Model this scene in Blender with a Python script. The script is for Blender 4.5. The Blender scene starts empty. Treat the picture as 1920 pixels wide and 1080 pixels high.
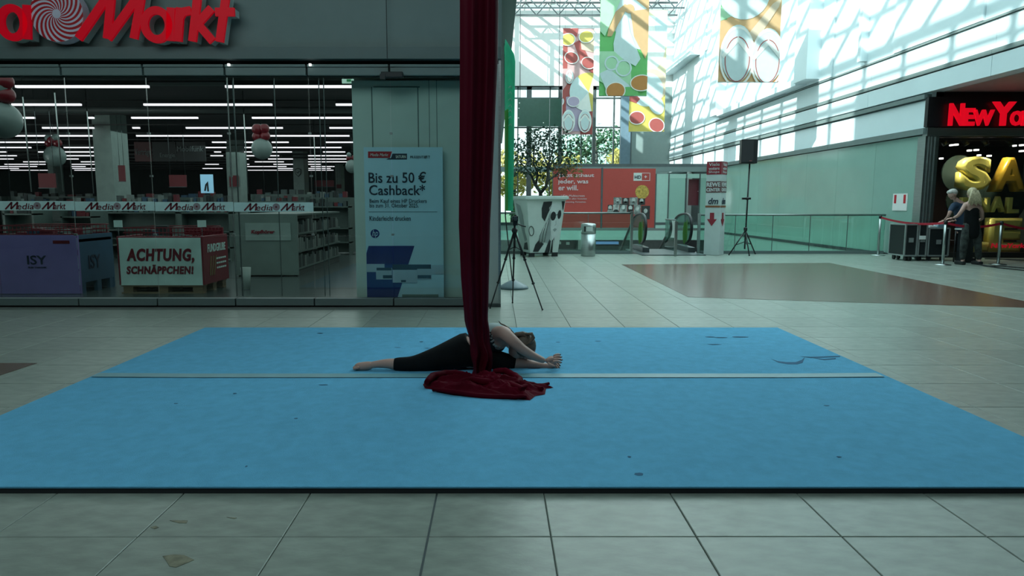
import bpy, math, random
from mathutils import Vector, Matrix, noise as mnoise
from math import sin, cos, pi, atan, tan, radians

random.seed(7)
SC = bpy.context.scene
COL = SC.collection

# ---------------------------------------------------------------- camera
H = 1.30                       # eye height
F = 1280.0                     # focal length for a frame 1920 wide
TH = atan(160 / 1280)          # pitch down
CX = 930.0
cam = bpy.data.cameras.new('camera')
cam.lens = 24.0
cam.sensor_width = 36.0
cam.shift_x = 30 / 1920
cam.clip_end = 400
camo = bpy.data.objects.new('camera', cam)
COL.objects.link(camo)
camo.location = (0, 0, H)
camo.rotation_euler = (pi / 2 - TH, 0, 0)
SC.camera = camo

# ---------------------------------------------------------------- world, sun, large lights, exposure
SC.view_settings.view_transform = 'Standard'
SC.view_settings.look = 'None'
SC.view_settings.gamma = 1
SC.view_settings.exposure = 0.0
try: SC.view_settings.use_curve_mapping = False
except Exception: pass
SKY_STRENGTH = 1.5
SUN_STRENGTH = 13
w = bpy.data.worlds.new('sky'); SC.world = w; w.use_nodes = True
nt = w.node_tree; nt.nodes.clear()
out = nt.nodes.new('ShaderNodeOutputWorld'); bg = nt.nodes.new('ShaderNodeBackground')
tc = nt.nodes.new('ShaderNodeTexCoord'); sp = nt.nodes.new('ShaderNodeSeparateXYZ'); cr = nt.nodes.new('ShaderNodeValToRGB')
cr.color_ramp.elements[0].position = 0.0; cr.color_ramp.elements[0].color = (0.86, 0.98, 0.97, 1)
cr.color_ramp.elements[1].position = 0.8; cr.color_ramp.elements[1].color = (0.55, 0.85, 0.92, 1)
nt.links.new(tc.outputs['Generated'], sp.inputs[0]); nt.links.new(sp.outputs['Z'], cr.inputs[0])
nt.links.new(cr.outputs[0], bg.inputs['Color']); bg.inputs['Strength'].default_value = SKY_STRENGTH
nt.links.new(bg.outputs[0], out.inputs[0])

def lamp(name, kind, loc, energy, color, **k):
    L = bpy.data.lights.new(name, kind); L.energy = energy; L.color = color
    for a, b in k.items():
        if a not in ('rot', 'dirv'): setattr(L, a, b)
    o = bpy.data.objects.new(name, L); o.location = loc; COL.objects.link(o)
    if 'rot' in k: o.rotation_euler = k['rot']
    if 'dirv' in k: o.rotation_euler = Vector(k['dirv']).to_track_quat('-Z', 'Y').to_euler()
    return o
SUNDIR = Vector((1.0, 0.90, -0.72))
lamp('sun', 'SUN', (-20, -20, 40), SUN_STRENGTH, (1.0, 0.99, 0.95), angle=radians(0.6), dirv=SUNDIR)
# daylight entering through the long skylight over the mall street
lamp('skylight_daylight', 'AREA', (5.1, 21.5, 12.2), 1900, (0.76, 0.98, 1.0), shape='RECTANGLE', size=9.5, size_y=31, dirv=(0, 0, -1))
# added unseen fill light, tilted to brighten the shop front
lamp('front_hall_fill', 'AREA', (-3.6, 1.5, 6.6), 270, (0.74, 0.98, 1.0), shape='RECTANGLE', size=9, size_y=5, dirv=(0, .62, -.8))
# the shop's own light, low
lamp('shop_light', 'AREA', (-6, 19.5, 3.25), 430, (0.82, 1.0, 0.99), shape='RECTANGLE', size=9, size_y=21, dirv=(0, 0, -1))

# ---------------------------------------------------------------- projection helpers (photograph pixel -> place in the hall)
def ray(u, v):
    b = (540 - v) / F
    return Vector(((u - CX) / F, cos(TH) + b * sin(TH), -sin(TH) + b * cos(TH)))
def fl(u, v, z=0.0):
    r = ray(u, v); t = (z - H) / r.z
    return Vector((r.x * t, r.y * t, z))
def at(u, v, Y):
    r = ray(u, v); t = Y / r.y
    return Vector((r.x * t, Y, H + r.z * t))
def onx(u, v, X):
    r = ray(u, v); t = X / r.x
    return Vector((X, r.y * t, H + r.z * t))
def proj(p):
    x, y, z = p[0], p[1], p[2] - H
    d = y * cos(TH) - z * sin(TH)
    return (CX + F * x / d, 540 - F * (y * sin(TH) + z * cos(TH)) / d, d)

# ---------------------------------------------------------------- materials
MATS = {}
def srgb(r, g, b):
    f = lambda c: (c / 255 / 12.92) if c / 255 <= .04045 else ((c / 255 + .055) / 1.055) ** 2.4
    return (f(r), f(g), f(b))
def mat(name, col=(.5, .5, .5), rough=.5, metal=0, noise=.08, scale=6.0, bump=0.0, bscale=None, emit=None, es=0, coat=0, spec=.5, trans=0, objvar=0, stretch=None):
    if name in MATS: return MATS[name]
    m = bpy.data.materials.new(name); m.use_nodes = True; MATS[name] = m
    nt = m.node_tree; b = nt.nodes['Principled BSDF']; N = nt.nodes.new; L = nt.links.new
    b.inputs['Roughness'].default_value = rough; b.inputs['Metallic'].default_value = metal
    b.inputs['Specular IOR Level'].default_value = spec
    b.inputs['Coat Weight'].default_value = coat
    tcn = N('ShaderNodeTexCoord'); mp = N('ShaderNodeMapping'); L(tcn.outputs['Object'], mp.inputs[0])
    if stretch: mp.inputs['Scale'].default_value = stretch
    nz = N('ShaderNodeTexNoise'); nz.inputs['Scale'].default_value = scale; nz.inputs['Detail'].default_value = 5
    L(mp.outputs[0], nz.inputs['Vector'])
    r = N('ShaderNodeValToRGB'); r.color_ramp.elements[0].position = .3; r.color_ramp.elements[1].position = .7
    r.color_ramp.elements[0].color = (*[c * (1 - noise) for c in col], 1)
    r.color_ramp.elements[1].color = (*[min(1, c * (1 + noise)) for c in col], 1)
    L(nz.outputs['Fac'], r.inputs[0]); src = r.outputs[0]
    if objvar:
        oi = N('ShaderNodeObjectInfo'); mr = N('ShaderNodeMapRange')
        mr.inputs['To Min'].default_value = 1 - objvar; mr.inputs['To Max'].default_value = 1 + objvar
        L(oi.outputs['Random'], mr.inputs[0]); vm = N('ShaderNodeVectorMath'); vm.operation = 'SCALE'
        L(src, vm.inputs[0]); L(mr.outputs[0], vm.inputs['Scale']); src = vm.outputs[0]
    L(src, b.inputs['Base Color'])
    if bump:
        bn = N('ShaderNodeTexNoise'); bn.inputs['Scale'].default_value = bscale or scale * 6; bn.inputs['Detail'].default_value = 6
        L(mp.outputs[0], bn.inputs['Vector']); bp = N('ShaderNodeBump'); bp.inputs['Strength'].default_value = bump; bp.inputs['Distance'].default_value = .01
        L(bn.outputs['Fac'], bp.inputs['Height']); L(bp.outputs[0], b.inputs['Normal'])
    if emit:
        b.inputs['Emission Color'].default_value = (*emit, 1); b.inputs['Emission Strength'].default_value = es
    if trans:
        tr = N('ShaderNodeBsdfTranslucent'); L(src, tr.inputs[0]); mx = N('ShaderNodeMixShader'); mx.inputs[0].default_value = trans
        L(b.outputs[0], mx.inputs[1]); L(tr.outputs[0], mx.inputs[2]); L(mx.outputs[0], nt.nodes['Material Output'].inputs[0])
    return m
def glass(name, tint=(.9, 1, .97), refl=.6, rough=.01, base=.02):
    if name in MATS: return MATS[name]
    m = bpy.data.materials.new(name); m.use_nodes = True; MATS[name] = m
    nt = m.node_tree; nt.nodes.clear(); N = nt.nodes.new; L = nt.links.new
    o = N('ShaderNodeOutputMaterial'); t = N('ShaderNodeBsdfTransparent'); t.inputs[0].default_value = (*tint, 1)
    g = N('ShaderNodeBsdfGlossy'); g.inputs['Roughness'].default_value = rough
    fr = N('ShaderNodeFresnel'); fr.inputs['IOR'].default_value = 1.5
    nz = N('ShaderNodeTexNoise'); nz.inputs['Scale'].default_value = 2
    ma = N('ShaderNodeMath'); ma.operation = 'MULTIPLY_ADD'; ma.inputs[1].default_value = refl; ma.inputs[2].default_value = base
    L(fr.outputs[0], ma.inputs[0]); mx = N('ShaderNodeMixShader'); L(ma.outputs[0], mx.inputs[0])
    L(t.outputs[0], mx.inputs[1]); L(g.outputs[0], mx.inputs[2]); L(mx.outputs[0], o.inputs[0])
    return m

# ---------------------------------------------------------------- mesh builder
class M:
    def __init__(s): s.v = []; s.f = []; s.s = []
    def add(s, vs, fs, smooth=False):
        n = len(s.v); s.v += [tuple(p) for p in vs]; s.f += [tuple(i + n for i in f) for f in fs]; s.s += [smooth] * len(fs); return s
    def box(s, x0, x1, y0, y1, z0, z1, rot=0, piv=None):
        if x0 > x1: x0, x1 = x1, x0
        if y0 > y1: y0, y1 = y1, y0
        if z0 > z1: z0, z1 = z1, z0
        vs = [(x, y, z) for z in (z0, z1) for y in (y0, y1) for x in (x0, x1)]
        if rot:
            px, py = piv or ((x0 + x1) / 2, (y0 + y1) / 2); c, q = cos(rot), sin(rot)
            vs = [(px + (x - px) * c - (y - py) * q, py + (x - px) * q + (y - py) * c, z) for x, y, z in vs]
        return s.add(vs, [(0, 2, 3, 1), (4, 5, 7, 6), (0, 1, 5, 4), (2, 6, 7, 3), (0, 4, 6, 2), (1, 3, 7, 5)])
    def obox(s, p0, p1, w, d, up=(0, 0, 1)):      # beam of w x d from p0 to p1
        p0, p1 = Vector(p0), Vector(p1); a = (p1 - p0).normalized(); u = Vector(up)
        if abs(a.dot(u)) > .95: u = Vector((0, 1, 0))
        x = a.cross(u).normalized(); y = x.cross(a).normalized(); vs = []
        for p in (p0, p1):
            for i, j in ((-1, -1), (1, -1), (1, 1), (-1, 1)): vs.append(p + x * i * w / 2 + y * j * d / 2)
        return s.add(vs, [(3, 2, 1, 0), (4, 5, 6, 7), (0, 1, 5, 4), (1, 2, 6, 5), (2, 3, 7, 6), (3, 0, 4, 7)])
    def tube(s, path, r, n=8, closed=False, flat=None):
        P = [Vector(p) for p in path]; R = r if isinstance(r, (list, tuple)) else [r] * len(P)
        vs = []; up = Vector((0, 0, 1)); k = len(P); px = None
        for i, p in enumerate(P):
            a = P[(i + 1) % k] if (closed or i < k - 1) else P[i]; b = P[i - 1] if (closed or i > 0) else P[i]
            t = (a - b)
            t = t.normalized() if t.length > 1e-9 else up
            if px is None:
                px = t.cross(up) if abs(t.dot(up)) < .9 else t.cross(Vector((0, 1, 0)))
            x = (px - t * px.dot(t)).normalized(); px = x; y = t.cross(x)
            for j in range(n):
                q = 2 * pi * j / n; vs.append(p + x * cos(q) * R[i] + y * sin(q) * R[i] * (flat or 1))
        fs = []
        for i in range(k if closed else k - 1):
            for j in range(n):
                a, b = i * n + j, i * n + (j + 1) % n; c, d = ((i + 1) % k) * n + (j + 1) % n, ((i + 1) % k) * n + j
                fs.append((a, b, c, d))
        m = len(s.v); s.add(vs, fs, True)
        if not closed:
            s.f += [tuple(m + j for j in reversed(range(n))), tuple(m + (k - 1) * n + j for j in range(n))]; s.s += [False, False]
        return s
    def lathe(s, c, prof, n=24, smooth=True):
        c = Vector(c); vs = []
        for r, z in prof:
            for j in range(n): vs.append((c.x + r * cos(2 * pi * j / n), c.y + r * sin(2 * pi * j / n), c.z + z))
        fs = [(i * n + j, i * n + (j + 1) % n, (i + 1) * n + (j + 1) % n, (i + 1) * n + j) for i in range(len(prof) - 1) for j in range(n)]
        m = len(s.v); s.add(vs, fs, smooth)
        if prof[0][0] > 1e-4: s.f.append(tuple(m + j for j in reversed(range(n)))); s.s.append(False)
        if prof[-1][0] > 1e-4: s.f.append(tuple(m + (len(prof) - 1) * n + j for j in range(n))); s.s.append(False)
        return s
    def ball(s, c, r, n=16, k=10, rot=None):
        c = Vector(c); r = (r, r, r) if not isinstance(r, (tuple, list)) else r; vs = []
        for i in range(k + 1):
            a = -pi / 2 + pi * i / k
            for j in range(n):
                b = 2 * pi * j / n; p = Vector((r[0] * cos(a) * cos(b), r[1] * cos(a) * sin(b), r[2] * sin(a)))
                if rot: p = rot @ p
                vs.append(c + p)
        return s.add(vs, [(i * n + j, i * n + (j + 1) % n, (i + 1) * n + (j + 1) % n, (i + 1) * n + j) for i in range(k) for j in range(n)], True)
    def poly(s, pts, thick):                        # planar polygon, extruded by the vector thick
        P = [Vector(p) for p in pts]; t = Vector(thick); n = len(P)
        nr = Vector((0, 0, 0))
        for i in range(n): nr += P[i].cross(P[(i + 1) % n])
        if nr.dot(t) > 0: P = P[::-1]
        fs = [tuple(range(n)), tuple(reversed(range(n, 2 * n)))] + [(i, i + n, (i + 1) % n + n, (i + 1) % n) for i in range(n)]
        return s.add(P + [p + t for p in P], fs)
    def join(s, o):
        n = len(s.v); s.v += o.v; s.f += [tuple(i + n for i in f) for f in o.f]; s.s += o.s; return s
    def mesh(s, name, off=(0, 0, 0)):
        me = bpy.data.meshes.new(name); ox, oy, oz = off
        me.from_pydata([(x - ox, y - oy, z - oz) for x, y, z in s.v], [], s.f)
        me.polygons.foreach_set('use_smooth', s.s); me.update(); return me

def props(o, label=None, cat=None, group=None, kind=None):
    if label: o['label'] = label
    if cat: o['category'] = cat
    if group: o['group'] = group
    if kind: o['kind'] = kind
    return o
def thing(name, loc, label, cat, group=None, rz=0):
    o = bpy.data.objects.new(name, None); o.empty_display_size = .1; COL.objects.link(o); o.location = loc; o.rotation_euler.z = rz
    return props(o, label, cat, group)
def root_loc(p):
    v = Vector((0, 0, 0))
    while p is not None: v += p.location; p = p.parent
    return v
def part(name, m, mt, parent, label=None, kind=None, bevel=0, seg=2):
    o = bpy.data.objects.new(name, m.mesh(name, root_loc(parent))); COL.objects.link(o); o.parent = parent
    o.data.materials.append(mt); props(o, label, None, None, kind)
    if bevel: bev(o, bevel, seg)
    return o
def bev(o, wd, seg=2):
    b = o.modifiers.new('bevel', 'BEVEL'); b.width = wd; b.segments = seg; b.limit_method = 'ANGLE'; b.angle_limit = radians(40)
def single(name, m, mt, label=None, cat=None, group=None, kind=None, bevel=0, loc=None):
    if loc is None:
        xs = [v[0] for v in m.v]; ys = [v[1] for v in m.v]; zs = [v[2] for v in m.v]
        loc = ((min(xs) + max(xs)) / 2, (min(ys) + max(ys)) / 2, min(zs))
    o = bpy.data.objects.new(name, m.mesh(name, loc)); COL.objects.link(o); o.location = loc
    o.data.materials.append(mt); props(o, label, cat, group, kind)
    if bevel: bev(o, bevel)
    return o
def struct(name, m, mt, label=None, bevel=0): return single(name, m, mt, label, None, None, 'structure', bevel)
def dup(root, loc, label=None, group=None, rz=None):
    r = root.copy(); COL.objects.link(r); r.location = loc
    if rz is not None: r.rotation_euler.z = rz
    if label: r['label'] = label
    if group: r['group'] = group
    for ch in list(root.children):
        c = ch.copy(); COL.objects.link(c); c.parent = r
        for g in list(ch.children):
            d = g.copy(); COL.objects.link(d); d.parent = c
    return r

def font_mesh(s, shear=0, spacing=1.0, bevel=0, extrude=0, bold=0, align='LEFT'):
    c = bpy.data.curves.new('lettering', 'FONT'); c.body = s; c.shear = shear; c.space_character = spacing; c.resolution_u = 3
    c.extrude = extrude; c.bevel_depth = bevel; c.bevel_resolution = 3 if bevel else 0; c.offset = bold; c.align_x = align; c.space_line = .9
    o = bpy.data.objects.new('lettering', c); COL.objects.link(o)
    dg = bpy.context.evaluated_depsgraph_get(); me = bpy.data.meshes.new_from_object(o.evaluated_get(dg), depsgraph=dg)
    m = M(); m.add([v.co[:] for v in me.vertices], [tuple(p.vertices) for p in me.polygons], bevel > 0)
    bpy.data.objects.remove(o); bpy.data.curves.remove(c); bpy.data.meshes.remove(me); return m
def text(s, name, O, ex, ez, wd, ht, mt, parent, depth=.004, shear=0, spacing=1.0, bevel=0, bold=0, align='LEFT', label=None, extr=None, keep=False):
    """lettering fitted into the rectangle O, O+ex*wd, O+ez*ht (ex, ez unit vectors); raised by depth"""
    m = font_mesh(s, shear, spacing, bevel, extr if extr is not None else .02, bold, align)
    xs = [v[0] for v in m.v]; ys = [v[1] for v in m.v]; zs = [v[2] for v in m.v]
    O, ex, ez = Vector(O), Vector(ex), Vector(ez); en = ex.cross(ez)
    sx = wd / (max(xs) - min(xs)); sy = ht / (max(ys) - min(ys)); sz = depth / max(1e-6, max(zs) - min(zs))
    if keep: sx = sy = min(sx, sy)
    m.v = [tuple(O + ex * ((x - min(xs)) * sx) + ez * ((y - min(ys)) * sy) + en * ((z - min(zs)) * sz)) for x, y, z in m.v]
    return part(name, m, mt, parent, label) if parent is not None else m
def textpx(s, name, u0, v0, u1, v1, Y, mt, parent, depth=.004, **k):     # facing the camera hall (-Y)
    a = at((u0 + u1) / 2, v1, Y); t = at((u0 + u1) / 2, v0, Y); l = at(u0, (v0 + v1) / 2, Y); r = at(u1, (v0 + v1) / 2, Y)
    return text(s, name, (l.x, Y, a.z), (1, 0, 0), (0, 0, 1), r.x - l.x, t.z - a.z, mt, parent, depth, **k)
def textside(s, name, X, y0, y1, z0, z1, mt, parent, depth=.004, **k):   # on a face looking towards +X
    return text(s, name, (X, y0, z0), (0, 1, 0), (0, 0, 1), y1 - y0, z1 - z0, mt, parent, depth, **k)
def pxbox(m, u0, v0, u1, v1, Y, d):              # box whose front face at depth Y covers these pixels
    l = at(u0, (v0 + v1) / 2, Y).x; r = at(u1, (v0 + v1) / 2, Y).x
    t = at((u0 + u1) / 2, v0, Y).z; b = at((u0 + u1) / 2, v1, Y).z
    return m.box(l, r, Y, Y + d, b, t)
def ell(c, rx, rz, n=28, rot=0):
    return [(c[0] + rx * cos(2 * pi * i / n) * cos(rot) - rz * sin(2 * pi * i / n) * sin(rot), c[1] + rx * cos(2 * pi * i / n) * sin(rot) + rz * sin(2 * pi * i / n) * cos(rot)) for i in range(n)]
def clip(pts, x0, x1, z0, z1):
    def cl(P, inside, inter):
        o = []
        for i in range(len(P)):
            a, b = P[i - 1], P[i]
            if inside(b):
                if not inside(a): o.append(inter(a, b))
                o.append(b)
            elif inside(a): o.append(inter(a, b))
        return o
    def ix(x): return lambda a, b: (x, a[1] + (b[1] - a[1]) * (x - a[0]) / (b[0] - a[0]))
    def iz(z): return lambda a, b: (a[0] + (b[0] - a[0]) * (z - a[1]) / (b[1] - a[1]), z)
    for ins, it in ((lambda p: p[0] >= x0, ix(x0)), (lambda p: p[0] <= x1, ix(x1)), (lambda p: p[1] >= z0, iz(z0)), (lambda p: p[1] <= z1, iz(z1))):
        if len(pts) < 3: return []
        pts = cl(pts, ins, it)
    return pts
# ================================================================ MATERIALS
m_grout = mat('grout', (.11, .125, .115), .8)
m_tile = mat('stone_tile', (.265, .300, .262), .30, noise=.19, scale=7, bump=.05, bscale=40, objvar=.06, spec=.32, stretch=(1, 2.2, 1))
m_inlay = mat('dark_brown_floor', (.13, .075, .055), .22, noise=.35, scale=2.5, stretch=(.6, 14, 1), spec=.6)
m_facade = mat('grey_green_panel', (.20, .265, .255), .5, noise=.03)
m_facade_d = mat('grey_panel_dark', (.15, .20, .195), .5, noise=.03)
m_black = mat('black_gap', (.006, .007, .008), .6)
m_blackp = mat('black_plastic', (.012, .014, .016), .45)
m_white = mat('white_paint', (.80, .82, .80), .55, noise=.02)
m_whitel = mat('pale_laminate', (.50, .56, .53), .45, noise=.03)
m_steel = mat('brushed_steel', (.42, .46, .45), .32, 1, noise=.12, scale=4, stretch=(1, 1, 30))
m_darksteel = mat('dark_steel', (.10, .12, .125), .4, .7)
m_greenglass = mat('backpainted_green_glass', (.27, .44, .38), .12, noise=.04, scale=1.2, spec=.7)
m_greenpanel = mat('pale_green_panel', (.33, .50, .44), .3, noise=.03)
m_band = mat('pale_wall_cladding', (.69, .81, .84), .5, noise=.03, scale=1)
m_red = mat('red_paint', srgb(190, 22, 40), .4, noise=.05)
m_signred = mat('sign_red', srgb(190, 2, 24), .4, noise=.03, emit=(.8, .002, .02), es=.26, spec=.2)
m_signside = mat('sign_letter_side', (.42, .50, .48), .5)
m_glass = glass('shop_glass', (.92, .98, .96), .5, .02, .012)
m_cglass = glass('clear_glass', (.78, .95, .90), .7, .01, .03)
m_roofglass = glass('roof_glass', (.95, 1, 1), .3, .02, .01)
m_ceil = mat('dark_ceiling', (.035, .04, .042), .8)
m_tube = mat('light_tube', (.9, .9, .9), .5, emit=(1.0, .90, .97), es=1.25)
m_carpet = mat('blue_mat_carpet', (.138, .435, .665), .95, noise=.07, scale=14, bump=.5, bscale=260, spec=.1)
m_foam = mat('dark_foam', (.018, .022, .026), .8)
m_skin = mat('skin', (.50, .30, .25), .5, noise=.06)
m_cloth_k = mat('black_cloth', (.006, .007, .008), .9, noise=.3, bump=.3, bscale=60, spec=.2)

# ================================================================ FLOOR
xj0 = fl(820, 922).x; TP = (xj0 - fl(112, 922).x) / 3
xs0 = fl(1019, 921).x; ys0 = fl(900, 1006).y
floor_m = M()
floor_m.box(-14, 16, -10, 17.6, -.4, -.008)
floor_m.box(-36, -14, 8.55, 46, -.4, -.008)
floor_m.box(-14, -.05, 17.6, 46, -.4, -.008)
floor_m.box(-.05, 10.2, 32.2, 41, -.42, -.008)
floor_m.box(3.7, 5.4, 17.6, 19.2, -.4, -.008)
floor = struct('floor', floor_m, m_grout)
floor.location.z += 0
inlay_pts = [fl(1165, 496), fl(1555, 493), fl(1920, 564.5), fl(1993, 579), fl(1920, 577), fl(1600, 567), fl(1290, 557)]
gap = .0019
def tile_mesh():
    m = M(); a = TP / 2 - gap; b = a - .003
    vs = [(-a, -a, -.0075), (a, -a, -.0075), (a, a, -.0075), (-a, a, -.0075), (-a, -a, -.0025), (a, -a, -.0025), (a, a, -.0025), (-a, a, -.0025), (-b, -b, 0), (b, -b, 0), (b, b, 0), (-b, b, 0)]
    fs = [(8, 9, 10, 11)] + [(i, (i + 1) % 4, (i + 1) % 4 + 4, i + 4) for i in range(4)] + [(i + 4, (i + 1) % 4 + 4, (i + 1) % 4 + 8, i + 8) for i in range(4)]
    m.add(vs, fs); return m
TM = tile_mesh(); tme = TM.mesh('tile'); tme.materials.append(m_tile)
cands = []; rest = []
def in_mat(x, y):
    return abs(x) < 2.75 and 3.4 < y < 6.8
for i in range(-26, 21):
    for j in range(-18, 32):
        x = xs0 + (i + .5) * TP; y = ys0 + (j + .5) * TP
        if i == -1: x = (xs0 + xj0) / 2
        if i < -1: x = xj0 + (i + 1.5) * TP
        sx = (xs0 - xj0) / TP if i == -1 else 1
        if x > 11.5 or y > 17.5: continue
        if x < -.26 and y > 8.3: continue
        if in_mat(x, y): continue
        vis = False
        if y > 1.6:
            u, v, d = proj((x, y, 0)); s = TP * F / d
            vis = -s < u < 1920 + s and v < 1080 + s * .6
            if -3 < x < 3 and 3.15 < y < 7.15: vis = False
        (cands if vis else rest).append((y if vis else 99, x, y, sx))
cands.sort()
for q, (d, x, y, sx) in enumerate(cands[:300]):
    o = bpy.data.objects.new('tile', tme); COL.objects.link(o); o.parent = floor
    o.location = Vector((x, y, random.uniform(-.0006, 0))) - floor.location; o.scale.x = sx
rm = M()
for d, x, y, sx in cands[300:] + rest:
    rm.add([(a * sx + x, b + y, c) for a, b, c in TM.v], TM.f)
part('tile_field', rm, m_tile, floor, kind='stuff')
m_ = M(); m_.poly(inlay_pts, (0, 0, .0025)); part('inlay_panel', m_, m_inlay, floor, 'dark brown polished wedge set into the pale floor')
for P_ in ([(305, 1043), (325, 1040), (345, 1041), (364, 1050), (350, 1056), (330, 1064), (318, 1062), (312, 1052)], [(318, 976), (352, 976), (350, 981), (335, 981)], [(282, 989), (292, 986), (298, 989), (290, 992)], [(425, 970), (444, 971), (440, 973)]):
    m_ = M(); m_.poly([fl(u, v) for u, v in P_], (0, 0, .0012)); part('stain', m_, mat('ochre_stain', (.19, .18, .125), .5, noise=.4, scale=25), floor)
a_ = [fl(-160, 681), fl(70, 681), fl(-140, 750)]
m_ = M(); m_.poly(a_, (0, 0, .0025)); part('inlay_panel', m_, m_inlay, floor, 'dark brown polished wedge set into the pale floor')
m_ = M(); m_.box(xj0 - .004, xj0 + .004, 1.2, 3.1, -.006, .0015); part('joint_strip', m_, m_darksteel, floor)

# lower level seen down the escalator opening
struct('floor_lower', M().box(-3, 14, 17, 60, -5.2, -5.0), mat('lower_floor', (.30, .33, .31), .3))
struct('wall_lower', M().box(-3, 14, 36, 36.3, -5, -.42), mat('lower_wall', (.16, .20, .20), .5))
lw = struct('trim_9', M().box(-.05, 10.2, 32.1, 32.2, -.44, 0), m_greenpanel)

# ================================================================ SHOP FRONT (left), faces the hall at Y = 8.55
YS = 8.55
zt = lambda v, Y=YS: at(930, v, Y).z
Xl = -9.0; Xr = .05
struct('wall_left_facade', M().box(-14, .07, YS - .02, YS + .4, zt(92), 9.9), m_facade)
up = struct('trim_1', M().box(-14, .06, YS - .10, YS + .2, zt(113), zt(91)), m_facade_d)
struct('trim_2', M().box(-14, .04, YS + .05, YS + .3, zt(121), zt(113)), m_black)
fasc = struct('trim_3', M().box(-14, .02, YS + .02, YS + .12, zt(143) + .004, zt(121)), m_black)
# joints of panels and panes: base x
jx = [at(v, 575, YS).x for v in (3, 151, 298, 444, 591, 739)]
pw = jx[1] - jx[0]
jx = [jx[0] - 3 * pw, jx[0] - 2 * pw, jx[0] - pw] + jx + [-.12]
for i in range(len(jx) - 1):
    a, b = jx[i] + .012, jx[i + 1] - .012
    part('header_panel', M().box(a, b, YS - .04, YS + .04, zt(142), zt(127.5)), m_facade, fasc, bevel=.004)
    part('header_rail', M().box(a, b, YS - .055, YS + .04, zt(127), zt(122)), m_facade, fasc, bevel=.004)
base = struct('baseboard_left', M().box(-14, .02, YS - .01, YS + .12, 0, zt(558) - .01), m_black)
for i in range(len(jx) - 1):
    a, b = jx[i] + .008, jx[i + 1] - .008
    part('base_panel', M().box(a, b, YS - .035, YS + .06, .012, zt(559)), m_facade_d, base, bevel=.003)
for v in (103,):
    part('panel_joint', M().box(at(727, 60, YS).x, at(727, 60, YS).x + .008, YS - .105, YS - .1, zt(113), zt(-60)), m_black, up)
win = struct('window_1', M().box(-14, .02, YS + .035, YS + .06, zt(144), zt(141)), m_darksteel)
for i in range(len(jx) - 1):
    a, b = jx[i] + .005, jx[i + 1] - .005
    if i == 6: a = at(434, 350, YS).x
    o = part('pane', M().box(a, b, YS + .01, YS + .022, zt(558), zt(143)), m_glass, win)
    for vv in (250, 330, 440):
        part('glass_clip', M().box(b - .012, b + .022, YS + .0, YS + .03, zt(vv) - .012, zt(vv) + .012), m_steel, win)
for u in (430, 441):
    x = at(u, 350, YS).x
    part('door_rail', M().box(x, x + .012, YS + .06, YS + .08, zt(557), zt(143)), m_darksteel, win)
for u in (517, 600, 609):
    x = at(u, 350, YS).x
    part('rail', M().box(x, x + .008, YS + .07, YS + .085, zt(557), zt(143)), m_darksteel, win)
# end pier and its steel corner
pier = struct('wall_left_pier', M().box(at(895, 350, YS).x, .035, YS - .03, YS + .5, .0, zt(121)), m_whitel)
part('corner_profile', M().box(.03, .06, YS - .06, YS - .02, 0.0, zt(110)), m_steel, pier)
part('plinth', M().box(at(905, 570, YS).x, .06, YS - .08, YS + .02, 0, zt(568)), m_darksteel, pier)
# light wall standing behind the glass, with thin dark lines painted as a door frame's reflection
xw = at(664, 350, 8.85).x
m_inner = mat('inner_wall_pale', (.66, .74, .69), .5, noise=.03)
wl = struct('wall_shop_inner', M().box(xw, .04, 8.85, 9.0, 0, zt(143)), m_inner)
for (u0, v0, u1, v1) in ((700, 163, 702, 560), (785, 163, 787, 560), (700, 162, 787, 164), (806, 150, 807, 560), (820, 150, 821, 560)):
    mm = M(); pxbox(mm, u0, v0, u1, v1, 8.845, .006); part('reflection_line', mm, m_facade_d, wl)
struct('wall_shop_side', M().box(xw, .04, 9.0, 32, 0, 3.9), m_whitel)
struct('wall_shop_back', M().box(-36, 0, 46, 46.3, 0, 4.2), mat('shop_back_wall', (.05, .06, .06), .7))
struct('wall_shop_left', M().box(-36.2, -36, YS + .3, 46, 0, 4.2), m_facade)
struct('wall_hall_left', M().box(-14.2, -14, -10, YS + .3, 0, 9.9), m_facade)
struct('ceiling_shop', M().box(-36, .04, YS + .3, 46, 3.75, 3.9), m_ceil)
struct('floor_shop', M().box(-36, xw, YS + .1, 46, -.006, .006), mat('shop_floor', (.055, .07, .07), .22, noise=.1, scale=2))
# building mass above the shop, its roof, and the projecting soffit strip along the street
struct('wall_street_left', M().box(-.06, .06, YS + .4, 40, 3.9, 9.93), m_facade)
struct('trim_4', M().box(.06, .27, YS, 31, 3.92, 4.35), m_facade_d)
struct('wall_street_left_far', M().box(-.08, .05, 32, 40, 0, 3.9), m_facade)
struct('ceiling_left_roof', M().box(-14, .1, -10, 40, 9.93, 10.1), m_facade)
struct('ceiling_front', M().box(-14, .2, -10, YS, 7.0, 7.2).box(.2, 16, -10, 7.0, 7.0, 7.2), m_facade)  # right-hand box is unseen, extended to keep skylight off the near floor
struct('wall_front_left_upper', M().box(.1, .2, -10, YS, 7.2, 9.93), m_facade)
struct('wall_rear', M().box(-14, 16, -10.2, -10, 0, 13), m_facade)

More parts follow.
